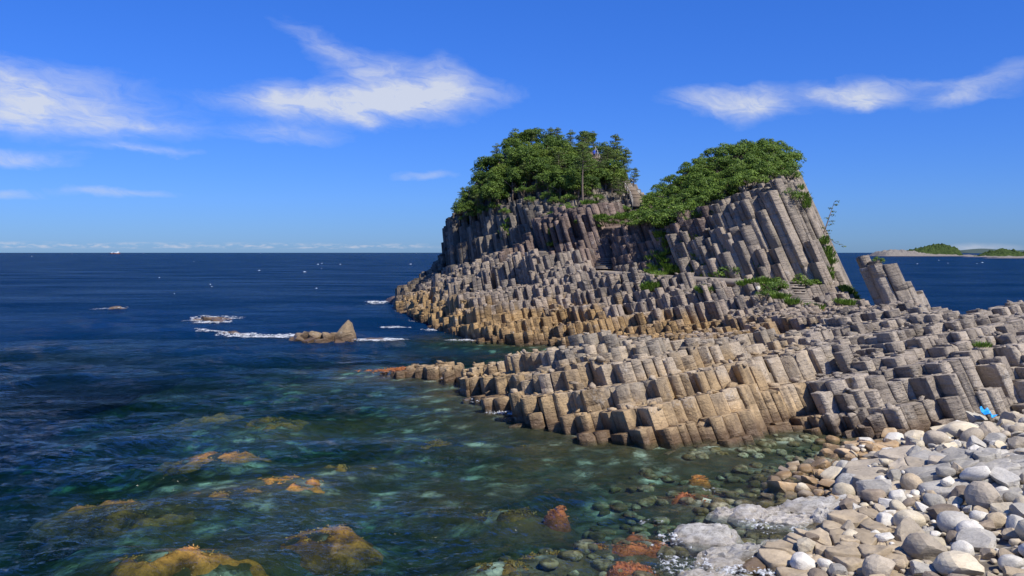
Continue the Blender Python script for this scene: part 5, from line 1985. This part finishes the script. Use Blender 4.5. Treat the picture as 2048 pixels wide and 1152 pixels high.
for k, (x, y, zc, r_, hf) in enumerate(stones):
    dw = x - float(shore_x(y))
    u_ = bs.random()
    if dw < 1.0 and y > 29:
        mat = ['b_orange', 'b_cream', 'b_taupe', 'b_orange', 'b_wet' if False else 'b_white'][int(u_ * 5)]
    elif y < 34:
        mat = ['b_white', 'b_white', 'b_cream', 'b_cream', 'b_taupe', 'b_grey', 'b_slab', 'b_taupe', 'b_brown', 'b_slab'][int(u_ * 10)]
    else:
        mat = ['b_taupe', 'b_taupe', 'b_grey', 'b_cream', 'b_taupe', 'b_cream', 'b_white', 'b_grey'][int(u_ * 8)]
    ang = bs.random() < (.58 if y < 33 else .88)
    rot = (bs.normal(0, .25), bs.normal(0, .25), bs.uniform(0, 6.28))
    size = (r_ * bs.uniform(.95, 1.2), r_ * bs.uniform(.7, 1.0), r_ * hf)
    if k in single:
        me = (ANG if ang else ROUND)[bs.integers(7)]
        sz_ = 'large' if r_ > .38 else 'middling' if r_ > .25 else 'small'
        put_stone(me, x, y, zc, size, rot, mat, 'boulder', f"{sz_} {WORDS[mat]} {'angular' if ang else 'rounded'} boulder {zone_of(x, y)}", 'boulders on the beach')
    else:
        me = (ANG_LO if ang else ROUND_LO)[bs.integers(4)]
        if mat not in mbs:
            mbs[mat] = MB()
        V = np.empty(len(me.vertices) * 3, np.float32)
        me.vertices.foreach_get('co', V)
        V = V.reshape(-1, 3) * np.array(size)
        Rm = np.array(Matrix.Rotation(rot[2], 3, 'Z') @ Matrix.Rotation(rot[0], 3, 'X'))
        T = np.empty(len(me.polygons) * 3, np.int32)
        me.polygons.foreach_get('vertices', T)
        mbs[mat].add(V @ Rm.T + np.array([x, y, zc]), None, T.reshape(-1, 3))
for mat, mb in mbs.items():
    link('cobbles', mb.mesh('cobbles', {'tone': np.full(mb.n, .5)}), M[mat], kind='stuff')

# broken rock lying on the ledges of the headland
RUB = [stone_mesh(770 + k, True, 1) for k in range(5)]
rg = np.random.default_rng(19)
for mat, ids in (('shelf', [i for i in idx if REG[i] in ('shelf',)]), ('wall', [i for i in idx if REG[i] == 'wall']), ('terrace', [i for i in idx if REG[i] == 'terrace'])):
    mb, tn = MB(), []
    for i in ids:
        if TOP[i] < .4 or rg.random() > .42:
            continue
        for _ in range(rg.integers(1, 3)):
            r_ = .07 * (4.2 ** rg.random())
            a_ = rg.uniform(-.4, .4, 2) * SP[i]
            pos_ = shear(np.array([UV[i][0] + a_[0]]), np.array([UV[i][1] + a_[1]]), np.array([TOP[i] + r_ * .2]))[0]
            me = RUB[rg.integers(5)]
            V = np.empty(len(me.vertices) * 3, np.float32)
            me.vertices.foreach_get('co', V)
            Rm = np.array(Matrix.Rotation(rg.uniform(0, 6.28), 3, 'Z') @ Matrix.Rotation(rg.normal(0, .5), 3, 'X'))
            V = (V.reshape(-1, 3) * np.array([r_ * rg.uniform(.9, 1.7), r_, r_ * rg.uniform(.5, .8)])) @ Rm.T + pos_
            T = np.empty(len(me.polygons) * 3, np.int32)
            me.polygons.foreach_get('vertices', T)
            mb.add(V, None, T.reshape(-1, 3))
            tn.append(np.full(len(V), rg.random()))
    link('rubble', mb.mesh('rubble', {'tone': np.concatenate(tn)}), M[mat], kind='stuff')

# stones under water
m, t, out = new_mat('sunken_stone')
pos = t.node('ShaderNodeNewGeometry').outputs['Position']
n1 = t.noise(pos, .9, 4, .6)
n2 = t.noise(pos, 5, 4, .65)
n0 = t.noise(pos, .35, 3, .6)
c = t.mix(t.rng(n1, .40, .62), (.16, .12, .045), (.46, .43, .29))
c = t.mix(t.rng(n0, .45, .60, 0, .8), c, (.08, .06, .02))
c = t.mix(t.rng(n2, .45, .62, 0, .85), c, (.06, .045, .016))
principled(t, out, c, .9, t.bump(n2, .5, .08), .2)
M['sunken'] = m
mb = MB()
us = np.random.default_rng(77)
cnt = 0
while cnt < 480:
    y = us.uniform(21, 47)
    x = float(shore_x(y)) - us.uniform(.1, 1) ** 1.6 * 9
    dd = float(dist_at(np.array([x]), np.array([y]))[0])
    if hw(x, y) > -.3 and y > 40:
        continue
    r_ = us.uniform(.14, .42)
    zb = float(seabed_z(np.array([x]), np.array([y]), np.array([dd]))[0])
    zc = min(zb + r_ * .15, -.08 - r_ * .42)
    me = (ROUND_LO if us.random() < .5 else ANG_LO)[us.integers(4)]
    V = np.empty(len(me.vertices) * 3, np.float32)
    me.vertices.foreach_get('co', V)
    a_ = us.uniform(0, 6.28)
    Rm = np.array(Matrix.Rotation(a_, 3, 'Z'))
    V = (V.reshape(-1, 3) * np.array([r_, r_ * .8, r_ * .5])) @ Rm.T + np.array([x, y, zc])
    T = np.empty(len(me.polygons) * 3, np.int32)
    me.polygons.foreach_get('vertices', T)
    mb.add(V, None, T.reshape(-1, 3))
    cnt += 1
link('sunken_stones', mb.mesh('sunken_stones', smooth_shade=True), M['sunken'], kind='stuff')

# ------------------------------------------------------------------ rocks off the shore
M['reef'] = rock_material('reef_rock', (.26, .20, .13), (.36, .27, .17), (.38, .27, .15), (0, 3), .7, .5, 4, .45)


def place_rock(root, name, px, py, w_px, h_m, depth, seed, ang=True, lean_=(0, 0), mat='reef', sink=.4):
    p = on_z(px, py)
    r_ = w_px * p.y / F / 2
    me = stone_mesh(seed, ang, 4).copy()
    me.materials.clear()
    me.materials.append(M[mat])
    o = bpy.data.objects.new(name, me)
    COL.objects.link(o)
    o.parent = root
    o.location = Vector((p.x, p.y, h_m * .5 - sink)) - root.location
    o.scale = (r_, depth, h_m * .5 + sink)
    o.rotation_euler = (lean_[0], lean_[1], 0)
    return o


c0 = on_z(650, 682)
rf = empty('tooth_reef', (c0.x, c0.y, 0), 'jagged brown reef with one upright tooth of rock and white surf on both sides', 'reef')
p = on_z(691, 681)
tv = np.array([[-1.0, -.8, -1.0], [1.05, -.7, -1.0], [1.1, .9, -1.0], [-1.0, .9, -1.0], [-1.0, -.55, .55], [-.95, .5, .45], [-.30, -.45, 1.5], [-.25, .4, 1.5], [.28, -.40, 2.12], [.30, .35, 2.05], [.55, -.40, 1.75], [.6, .4, 1.7], [1.0, -.5, .4], [1.0, .6, .4], [-.1, -.8, .6]])
bm = bmesh.new()
for v in tv:
    bm.verts.new(v)
bmesh.ops.convex_hull(bm, input=bm.verts)
bmesh.ops.subdivide_edges(bm, edges=bm.edges[:], cuts=4, use_grid_fill=True)
for v in bm.verts:
    v.co += Vector(v.co).normalized() * .07 * mnoise.fractal(Vector(v.co) * 1.6 + Vector((5, 3, 1)), 1, 2, 4)
me = bpy.data.meshes.new('tooth')
bm.to_mesh(me)
bm.free()
me.attributes.new('tone', 'FLOAT', 'POINT').data.foreach_set('value', np.full(len(me.vertices), .6, np.float32))
o = link('tooth', me, M['reef'], rf)
o.location = p - c0
for k, (px, py, w_, h_) in enumerate(((668, 681, 26, .95), (655, 682, 30, 1.15), (636, 681, 34, 1.2), (615, 680, 34, 1.15), (600, 680, 30, .9), (588, 679, 22, .55), (645, 685, 34, .5), (705, 684, 30, .4), (620, 684, 30, .45), (680, 686, 26, .3))):
    place_rock(rf, 'reef_block', px, py, w_, h_, .9 + .15 * (k % 3), 800 + k, True, (.1 * (k % 3 - 1), .35 * (k % 2)))
for nm, lab, blocks in (('awash_reef', 'flat round reef ringed by white surf, middle of the three offshore', ((400, 641, 40, .45), (425, 641, 60, .55), (450, 640, 44, .5), (440, 643, 40, .35))),
                        ('far_reef', 'smallest and farthest reef with a little surf at the left', ((232, 619, 26, .6), (246, 619, 16, .4), (222, 620, 14, .35))),
                        ('low_reef', 'low reef just breaking the surface right of the upright tooth', ((745, 682, 60, .35), (790, 684, 50, .25), (770, 681, 40, .4))),
                        ('washed_reef', 'low rock in the long streak of surf left of the tooth reef', ((468, 667, 34, .4), (485, 669, 24, .3), (452, 668, 20, .25)))):
    c0 = on_z(blocks[0][0], blocks[0][1])
    rt = empty(nm, (c0.x, c0.y, 0), lab, 'reef')
    for k, (px, py, w_, h_) in enumerate(blocks):
        place_rock(rt, 'reef_block', px, py, w_, h_, 1.0 + .4 * (k % 2), 830 + k + len(nm), True, (0, .1 * k))
# weed on the tip of the shelf
g = np.random.default_rng(88)
p = on_z(800, 747)
n = 900
x_, y_ = g.normal(0, 1.3, n), g.normal(.5, .45, n)
N = unit(g, n) * .6 + np.array([0, 0, 1.0])
N /= np.linalg.norm(N, axis=1, keepdims=True)
zt = .12 + .22 * np.exp(-(x_ / 1.4) ** 2) * g.uniform(.4, 1, n)
V, Q = leaf_quads(np.stack([x_, y_, zt], 1), N, .22, .4, g)
o = link('stranded_seaweed', mesh_np('stranded_seaweed', V, Q, {'tone': np.repeat(g.random(n), 4)}), M['weed_red'], None, 'orange seaweed draped over the seaward tip of the rock shelf', 'seaweed')
o.location = (p.x, p.y, 0)

# ------------------------------------------------------------------ path, stairs, wall
def ribbon(pts_, w_, th, name):
    V, Q = [], []
    for i, p_ in enumerate(pts_):
        d_ = (pts_[min(i + 1, len(pts_) - 1)] - pts_[max(i - 1, 0)])
        d_.z = 0
        d_.normalize()
        nrm_ = Vector((-d_.y, d_.x, 0))
        for sgn, dz_ in ((1, 0), (-1, 0), (-1, -th), (1, -th)):
            q_ = p_ + nrm_ * w_ * sgn
            V.append((q_.x, q_.y, p_.z + dz_))
    n_ = len(pts_)
    for i in range(n_ - 1):
        for k in range(4):
            Q.append([i * 4 + k, i * 4 + (k + 1) % 4, i * 4 + 4 + (k + 1) % 4, i * 4 + 4 + k])
    Q += [[0, 1, 2, 3], [(n_ - 1) * 4 + 3, (n_ - 1) * 4 + 2, (n_ - 1) * 4 + 1, (n_ - 1) * 4]]
    return mesh_np(name, V, np.array(Q))


def densify(pts_, n_=6):
    out_ = []
    for a_, b_ in zip(pts_[:-1], pts_[1:]):
        out_ += [a_.lerp(b_, k / n_) for k in range(n_)]
    return out_ + [pts_[-1]]


link('footpath', ribbon(densify(PATH), .75, .5, 'footpath'), M['path'], kind='structure')
link('upper_footpath', ribbon(densify(PATH2), .7, .5, 'upper_footpath'), M['path'], kind='structure')
# concrete kerb wall on the seaward side of the path
kb = [p_ + Vector((0, -.95, .04)) for p_ in densify(PATH[1:])]
o = link('path_kerb', ribbon(kb, .14, .75, 'path_kerb'), M['concrete'], None, 'long low concrete kerb wall along the seaward side of the footpath', 'kerb')


def stairs(name, label, pts_, n_, w_, mat, rail=None):
    base = pts_[0]
    root = empty(name, base, label, 'stairs')
    dp = densify(pts_, 40)
    seg = [0]
    for a_, b_ in zip(dp[:-1], dp[1:]):
        seg.append(seg[-1] + (b_ - a_).length)
    me = None
    mats = M[mat]
    for k in range(n_):
        s_ = seg[-1] * (k + .5) / n_
        i = int(np.clip(np.searchsorted(seg, s_), 1, len(dp) - 1))
        p_ = dp[i]
        d_ = dp[min(i + 1, len(dp) - 1)] - dp[i - 1]
        yaw = math.atan2(d_.y, d_.x) - math.pi / 2
        rise = (pts_[-1].z - pts_[0].z) / n_
        run = seg[-1] / n_ * 1.15
        if me is None:
            V, Q = box_arrays((0, 0, 0), (w_, run * .92, rise * .62))
            V = V + np.random.default_rng(3).normal(0, .012, V.shape)
            me = mesh_np('step', V, Q)
            me.materials.append(mats)
        o_ = bpy.data.objects.new('step', me)
        COL.objects.link(o_)
        o_.parent = root
        o_.location = p_ - base + Vector((0, 0, .08))
        o_.rotation_euler = (0, 0, yaw + random.uniform(-.05, .05))
        if rail and k % 3 == 0:
            for sd in rail:
                mb_ = MB()
                mb_.tube([(0, 0, -.4), (0, 0, .95)], .05, 6)
                pm = mb_.mesh('post')
                o2 = link('post', pm, M['post'], root)
                nx_ = Vector((math.cos(yaw), math.sin(yaw), 0)) * (w_ / 2 + .05) * sd
                o2.location = o_.location + nx_
    if rail:
        for sd in rail:
            mb_ = MB()
            rp = []
            for q_ in (dp[6], dp[len(dp) // 2], dp[-6]):
                rp.append(q_ - base + Vector((w_ / 2 * sd, 0, .95)))
            mb_.tube(rp, .035, 5)
            link('rail', mb_.mesh('rail'), M['post'], root)
    return root


stairs('stone_steps', 'worn stone steps climbing from the rock terraces to the end of the footpath', ST_R, 14, 1.9, 'concrete')
stairs('concrete_steps', 'short concrete stairs joining the lower footpath to the upper one', ST_M, 6, 1.9, 'concrete')
stairs('rock_steps', 'small flight of pale steps at the far left end of the upper footpath', ST_S, 5, 2.0, 'concrete')
stairs('lower_stairs', 'timber stairs with a pale railing climbing out of the saddle', ST_L, 15, 1.5, 'wood', (-1,))
stairs('upper_stairs', 'timber stairs with posts among the pines near the summit', ST_U, 14, 1.7, 'wood', (-1, 1))

# stone retaining wall below the path
c0 = pt(1318, 560, 94.6)
rw = empty('retaining_wall', c0, 'rubble retaining wall of fitted stones under the footpath', 'wall')
g = np.random.default_rng(14)
sm = []
for k in range(5):
    me = stone_mesh(860 + k, True, 2)
    me.materials.clear()
    me.materials.append(M['crag_grey'])
    sm.append(me)
for r_ in range(5):
    for k in range(9):
        x_ = (k - 4 + .5 * (r_ % 2)) * .34 + g.normal(0, .03)
        z_ = .38 - r_ * .27 - x_ * .16
        o_ = bpy.data.objects.new('stone', sm[g.integers(5)])
        COL.objects.link(o_)
        o_.parent = rw
        o_.location = (x_, g.normal(0, .04) - .12 * r_ - .25, z_)
        o_.scale = (.20 * g.uniform(.85, 1.15), .22, .155 * g.uniform(.85, 1.15))
        o_.rotation_euler = (g.normal(0, .2), g.normal(0, .2), g.normal(0, .2))
for px, py, w_, lab in ((1660, 567, 24, 'pale rounded boulder resting at the foot of the leaning columns by the path'), (1514, 572, 13, 'pale slab of rock leaning among plants below the path'),
                        (1195, 293, 14, 'grey rock standing among pines beside the upper stairs'), (1262, 356, 10, 'pale rock at the head of the lower stairs'), (1275, 380, 12, 'grey rock beside the lower stairs')):
    p = surf_hit(px, py + 6)
    if p is None:
        continue
    r_ = w_ * p.y / F / 2
    put_stone(ANG[2], p.x, p.y - .2, p.z + r_ * .4, (r_, r_ * .8, r_ * .85), (.1, .1, .4), 'b_white' if 'pale' in lab else 'b_grey', 'boulder', lab)

# ------------------------------------------------------------------ a walker on the upper stairs
pa = ST_U[0].lerp(ST_U[1], .42)
bm = bmesh.new()
J = {'pel': (0, 0, .93), 'wst': (0, .03, 1.08), 'chest': (0, .07, 1.32), 'neck': (0, .09, 1.50), 'head': (0, .12, 1.62), 'top': (0, .12, 1.74),
     'lh': (-.10, 0, .90), 'lk': (-.11, .16, .55), 'lf': (-.11, .06, .24), 'lt': (-.12, .20, .20), 'rh': (.10, 0, .90), 'rk': (.11, .02, .48), 'rf': (.11, -.06, .06), 'rt': (.12, .10, .03),
     'ls': (-.19, .07, 1.42), 'le': (-.25, .02, 1.16), 'lw': (-.22, .16, .95), 'lhd': (-.21, .20, .88), 'rs': (.19, .07, 1.42), 're': (.26, .0, 1.15), 'rw': (.25, .12, .93), 'rhd': (.24, .16, .86)}
RADI = {'pel': .15, 'wst': .13, 'chest': .16, 'neck': .06, 'head': .10, 'top': .07, 'lh': .10, 'lk': .065, 'lf': .045, 'lt': .04, 'rh': .10, 'rk': .065, 'rf': .045, 'rt': .04,
        'ls': .065, 'le': .045, 'lw': .035, 'lhd': .04, 'rs': .065, 're': .045, 'rw': .035, 'rhd': .04}
ED = [('pel', 'wst'), ('wst', 'chest'), ('chest', 'neck'), ('neck', 'head'), ('head', 'top'), ('pel', 'lh'), ('lh', 'lk'), ('lk', 'lf'), ('lf', 'lt'), ('pel', 'rh'), ('rh', 'rk'), ('rk', 'rf'), ('rf', 'rt'),
      ('chest', 'ls'), ('ls', 'le'), ('le', 'lw'), ('lw', 'lhd'), ('chest', 'rs'), ('rs', 're'), ('re', 'rw'), ('rw', 'rhd')]
keys = list(J)
me = bpy.data.meshes.new('person')
me.from_pydata([J[k] for k in keys], [(keys.index(a_), keys.index(b_)) for a_, b_ in ED], [])
tmp = bpy.data.objects.new('tmp', me)
COL.objects.link(tmp)
tmp.modifiers.new('skin', 'SKIN')
tmp.modifiers.new('sub', 'SUBSURF').levels = 1
for i, k in enumerate(keys):
    me.skin_vertices[0].data[i].radius = (RADI[k], RADI[k])
me.skin_vertices[0].data[0].use_root = True
dg = bpy.context.evaluated_depsgraph_get()
body = bpy.data.meshes.new_from_object(tmp.evaluated_get(dg))
bpy.data.objects.remove(tmp)
body.name = 'person'
for nm in ('blue_shirt', 'dark_cloth', 'skin', 'hair'):
    body.materials.append(M[nm])
for pl in body.polygons:
    c = pl.center
    pl.material_index = 0 if .98 < c.z < 1.49 and not (abs(c.x) > .2 and c.z < 1.1) else 1 if c.z <= .98 and not (abs(c.x) > .18 and c.z > .8) else 2
    if c.z > 1.64 or (c.z > 1.52 and c.y < .10):
        pl.material_index = 3
    pl.use_smooth = True
o = link('person', body, None, None, 'person in a blue shirt and dark trousers climbing the upper stairs', 'person')
o.location = pa + Vector((0, 0, .25))

# ------------------------------------------------------------------ blue scrap on the beach
p = Vector((wx_(1975, 43.9), 43.9, 0))
bi, bj = int((p.x - bgx[0]) / BGS), int((p.y - bgy[0]) / BGS)
zl = float(BH[bi - 4:bi + 5, bj - 4:bj + 5].max()) + .20
bm = bmesh.new()
bmesh.ops.create_grid(bm, x_segments=10, y_segments=10, size=.5)
for v in bm.verts:
    x_, y_ = v.co.x, v.co.y
    v.co.z = .12 * math.sin(x_ * 7 + 1) * math.cos(y_ * 5) + .10 * mnoise.noise(Vector((x_ * 3, y_ * 3, 2)))
    v.co.x *= .62 * (1 - .25 * y_)
    v.co.y *= .62
ext = bmesh.ops.extrude_face_region(bm, geom=bm.faces[:])
for v in [e for e in ext['geom'] if isinstance(e, bmesh.types.BMVert)]:
    v.co.z += .02
bmesh.ops.recalc_face_normals(bm, faces=bm.faces[:])
me = bpy.data.meshes.new('plastic_scrap')
bm.to_mesh(me)
bm.free()
o = link('plastic_scrap', me, M['blue_plastic'], None, 'bright blue crumpled plastic scrap lying on the boulders under the column wall', 'litter')
o.location = (p.x, p.y, zl)
o.rotation_euler = (.45, .1, .4)

# ------------------------------------------------------------------ far islands, hills, ship
M['far_rock'] = rock_material('far_rock', (.20, .18, .155), (.30, .265, .22), (.4, .3, .2), (-9, -8), 0, .3, .3, .3)
m, t, out = new_mat('far_canopy')
pos = t.node('ShaderNodeNewGeometry').outputs['Position']
n1 = t.noise(pos, .16, 5, .7)
principled(t, out, t.mix(t.rng(n1, .3, .7), (.018, .036, .012), (.065, .095, .024)), .9, t.bump(n1, 1.0, 3), .1)
M['far_canopy'] = m


def far_island(name, label, D, prof, canopy, depth, seed):
    c0 = on_z(prof[len(prof) // 2][0], HY + CAMH * F / D)
    root = empty(name, (c0.x, D, 0), label, 'island')
    for part, pf_, mat, dy in (('rock', prof, 'far_rock', 0), ('canopy', canopy, 'far_canopy', 2.0)):
        pf_ = np.array(pf_, float)
        xs_ = wx_(np.arange(pf_[0, 0], pf_[-1, 0], .5), D)
        hs_ = np.interp(np.arange(pf_[0, 0], pf_[-1, 0], .5), pf_[:, 0], z_of(pf_[:, 1], D))
        vs = np.linspace(-1, 1, 46)
        X, W = np.meshgrid(xs_, vs, indexing='ij')
        prof_w = np.sqrt(np.clip(1 - W ** 2, 0, 1)) if part == 'canopy' else np.clip((1 - np.abs(W) ** 3) * 1.0, 0, 1)
        dp_ = depth * (.75 if part == 'canopy' else 1.0)
        Hh = hs_[:, None] * prof_w
        nz_ = (fbm(X / (7 if part == 'canopy' else 9), W * dp_ / 8, seed + len(part), 4, .65) - .5)
        Hh = Hh * (1 + nz_ * .5) + nz_ * (5.0 if part == 'canopy' else 3.5) * np.clip(Hh / 5, 0, 1)
        if part == 'canopy':
            Hh = Hh - 1.5
        V = np.stack([X - c0.x + nz_ * 3, W * dp_ + dy + nz_ * 4, Hh - .6], -1).reshape(-1, 3)
        ni_, nj_ = X.shape
        i_, j_ = np.meshgrid(np.arange(ni_ - 1), np.arange(nj_ - 1), indexing='ij')
        a_ = (i_ * nj_ + j_).ravel()
        me_ = mesh_np(part, V, np.stack([a_, a_ + nj_, a_ + nj_ + 1, a_ + 1], 1), {'tone': np.full(len(V), .5)})
        link(part, me_, M[mat], root)


far_island('wooded_island', 'far low island with pale cliffs and a dome of dark trees on its right', 2150,
           [(1748, 512.5), (1756, 506), (1762, 502), (1780, 500.5), (1805, 501), (1840, 504), (1880, 506), (1912, 509), (1945, 510), (1975, 512.4)],
           [(1808, 503), (1822, 499), (1845, 494), (1870, 489), (1892, 488), (1905, 493), (1911, 503), (1914, 510)], 60, 5)
far_island('second_island', 'second far island with low trees at the right edge of the photo', 1750,
           [(1930, 514), (1960, 511), (1990, 510), (2030, 510), (2060, 509), (2100, 508), (2130, 514)],
           [(1955, 511), (1970, 505), (1985, 500), (2005, 497.5), (2025, 498), (2036, 503), (2042, 508), (2050, 502), (2075, 499), (2110, 509)], 45, 9)
far_island('flat_skerry', 'flat pale skerry in front of the second far island', 1380,
           [(1968, 516.6), (1985, 514.5), (2010, 513.5), (2040, 514), (2070, 513), (2110, 516.5)], [(2060, 513.5), (2075, 511.5), (2090, 513.5)], 25, 12)
m, t, out = new_mat('far_hills')
principled(t, out, (.05, .075, .06), .9)
px_ = np.arange(1880, 2300, 4.0)
Dh = 11000
top = 500.5 + 2.2 * np.sin(px_ * .021 + 1) + 1.2 * np.sin(px_ * .06)
top = np.where(px_ < 1915, 506, top)
V, Q = [], []
for i, (a_, b_) in enumerate(zip(px_, top)):
    V += [(wx_(a_, Dh), Dh - 300, -2), (wx_(a_, Dh), Dh, max(z_of(b_, Dh), 2)), (wx_(a_, Dh), Dh + 900, -2)]
    if i:
        k = i * 3
        Q += [[k - 3, k, k + 1, k - 2], [k - 2, k + 1, k + 2, k - 1]]
link('hills', mesh_np('hills', V, np.array(Q)), m, kind='structure')

Ds = 5200
sp0 = Vector((wx_(230, Ds), Ds, 0))
ship = empty('ship', sp0, 'tiny ship with dark hull and white upperworks on the horizon at the left', 'ship')
L_ = 22 * Ds / F
mb = MB()
hv = [(-L_ / 2, 0, 6), (-L_ * .44, -5, 5), (L_ * .36, -5, 5), (L_ / 2, 0, 8), (L_ * .36, 5, 5), (-L_ * .44, 5, 5)]
V = np.array(hv + [(x_ * .92, y_ * .8, -1) for x_, y_, _ in hv])
mb.add(V, [[k, (k + 1) % 6, 6 + (k + 1) % 6, 6 + k] for k in range(6)] + [[0, 5, 4, 1], [1, 4, 3, 2]])
link('hull', mb.mesh('hull'), M['ship_red'], ship)
mb = MB()
mb.box((L_ * .12, 0, 7), (L_ * .42, 7, 4))
mb.box((L_ * .28, 0, 11), (L_ * .16, 6, 4.5))
mb.box((-L_ * .3, 0, 6.5), (L_ * .14, 6, 3))
link('cabin', mb.mesh('cabin'), M['ship_white'], ship)
mb = MB()
mb.tube([(L_ * .26, 0, 12), (L_ * .26, 0, 19)], .5, 6)
mb.tube([(-L_ * .2, 0, 5), (-L_ * .2, 0, 15)], .5, 6)
link('mast', mb.mesh('mast'), M['ship_white'], ship)
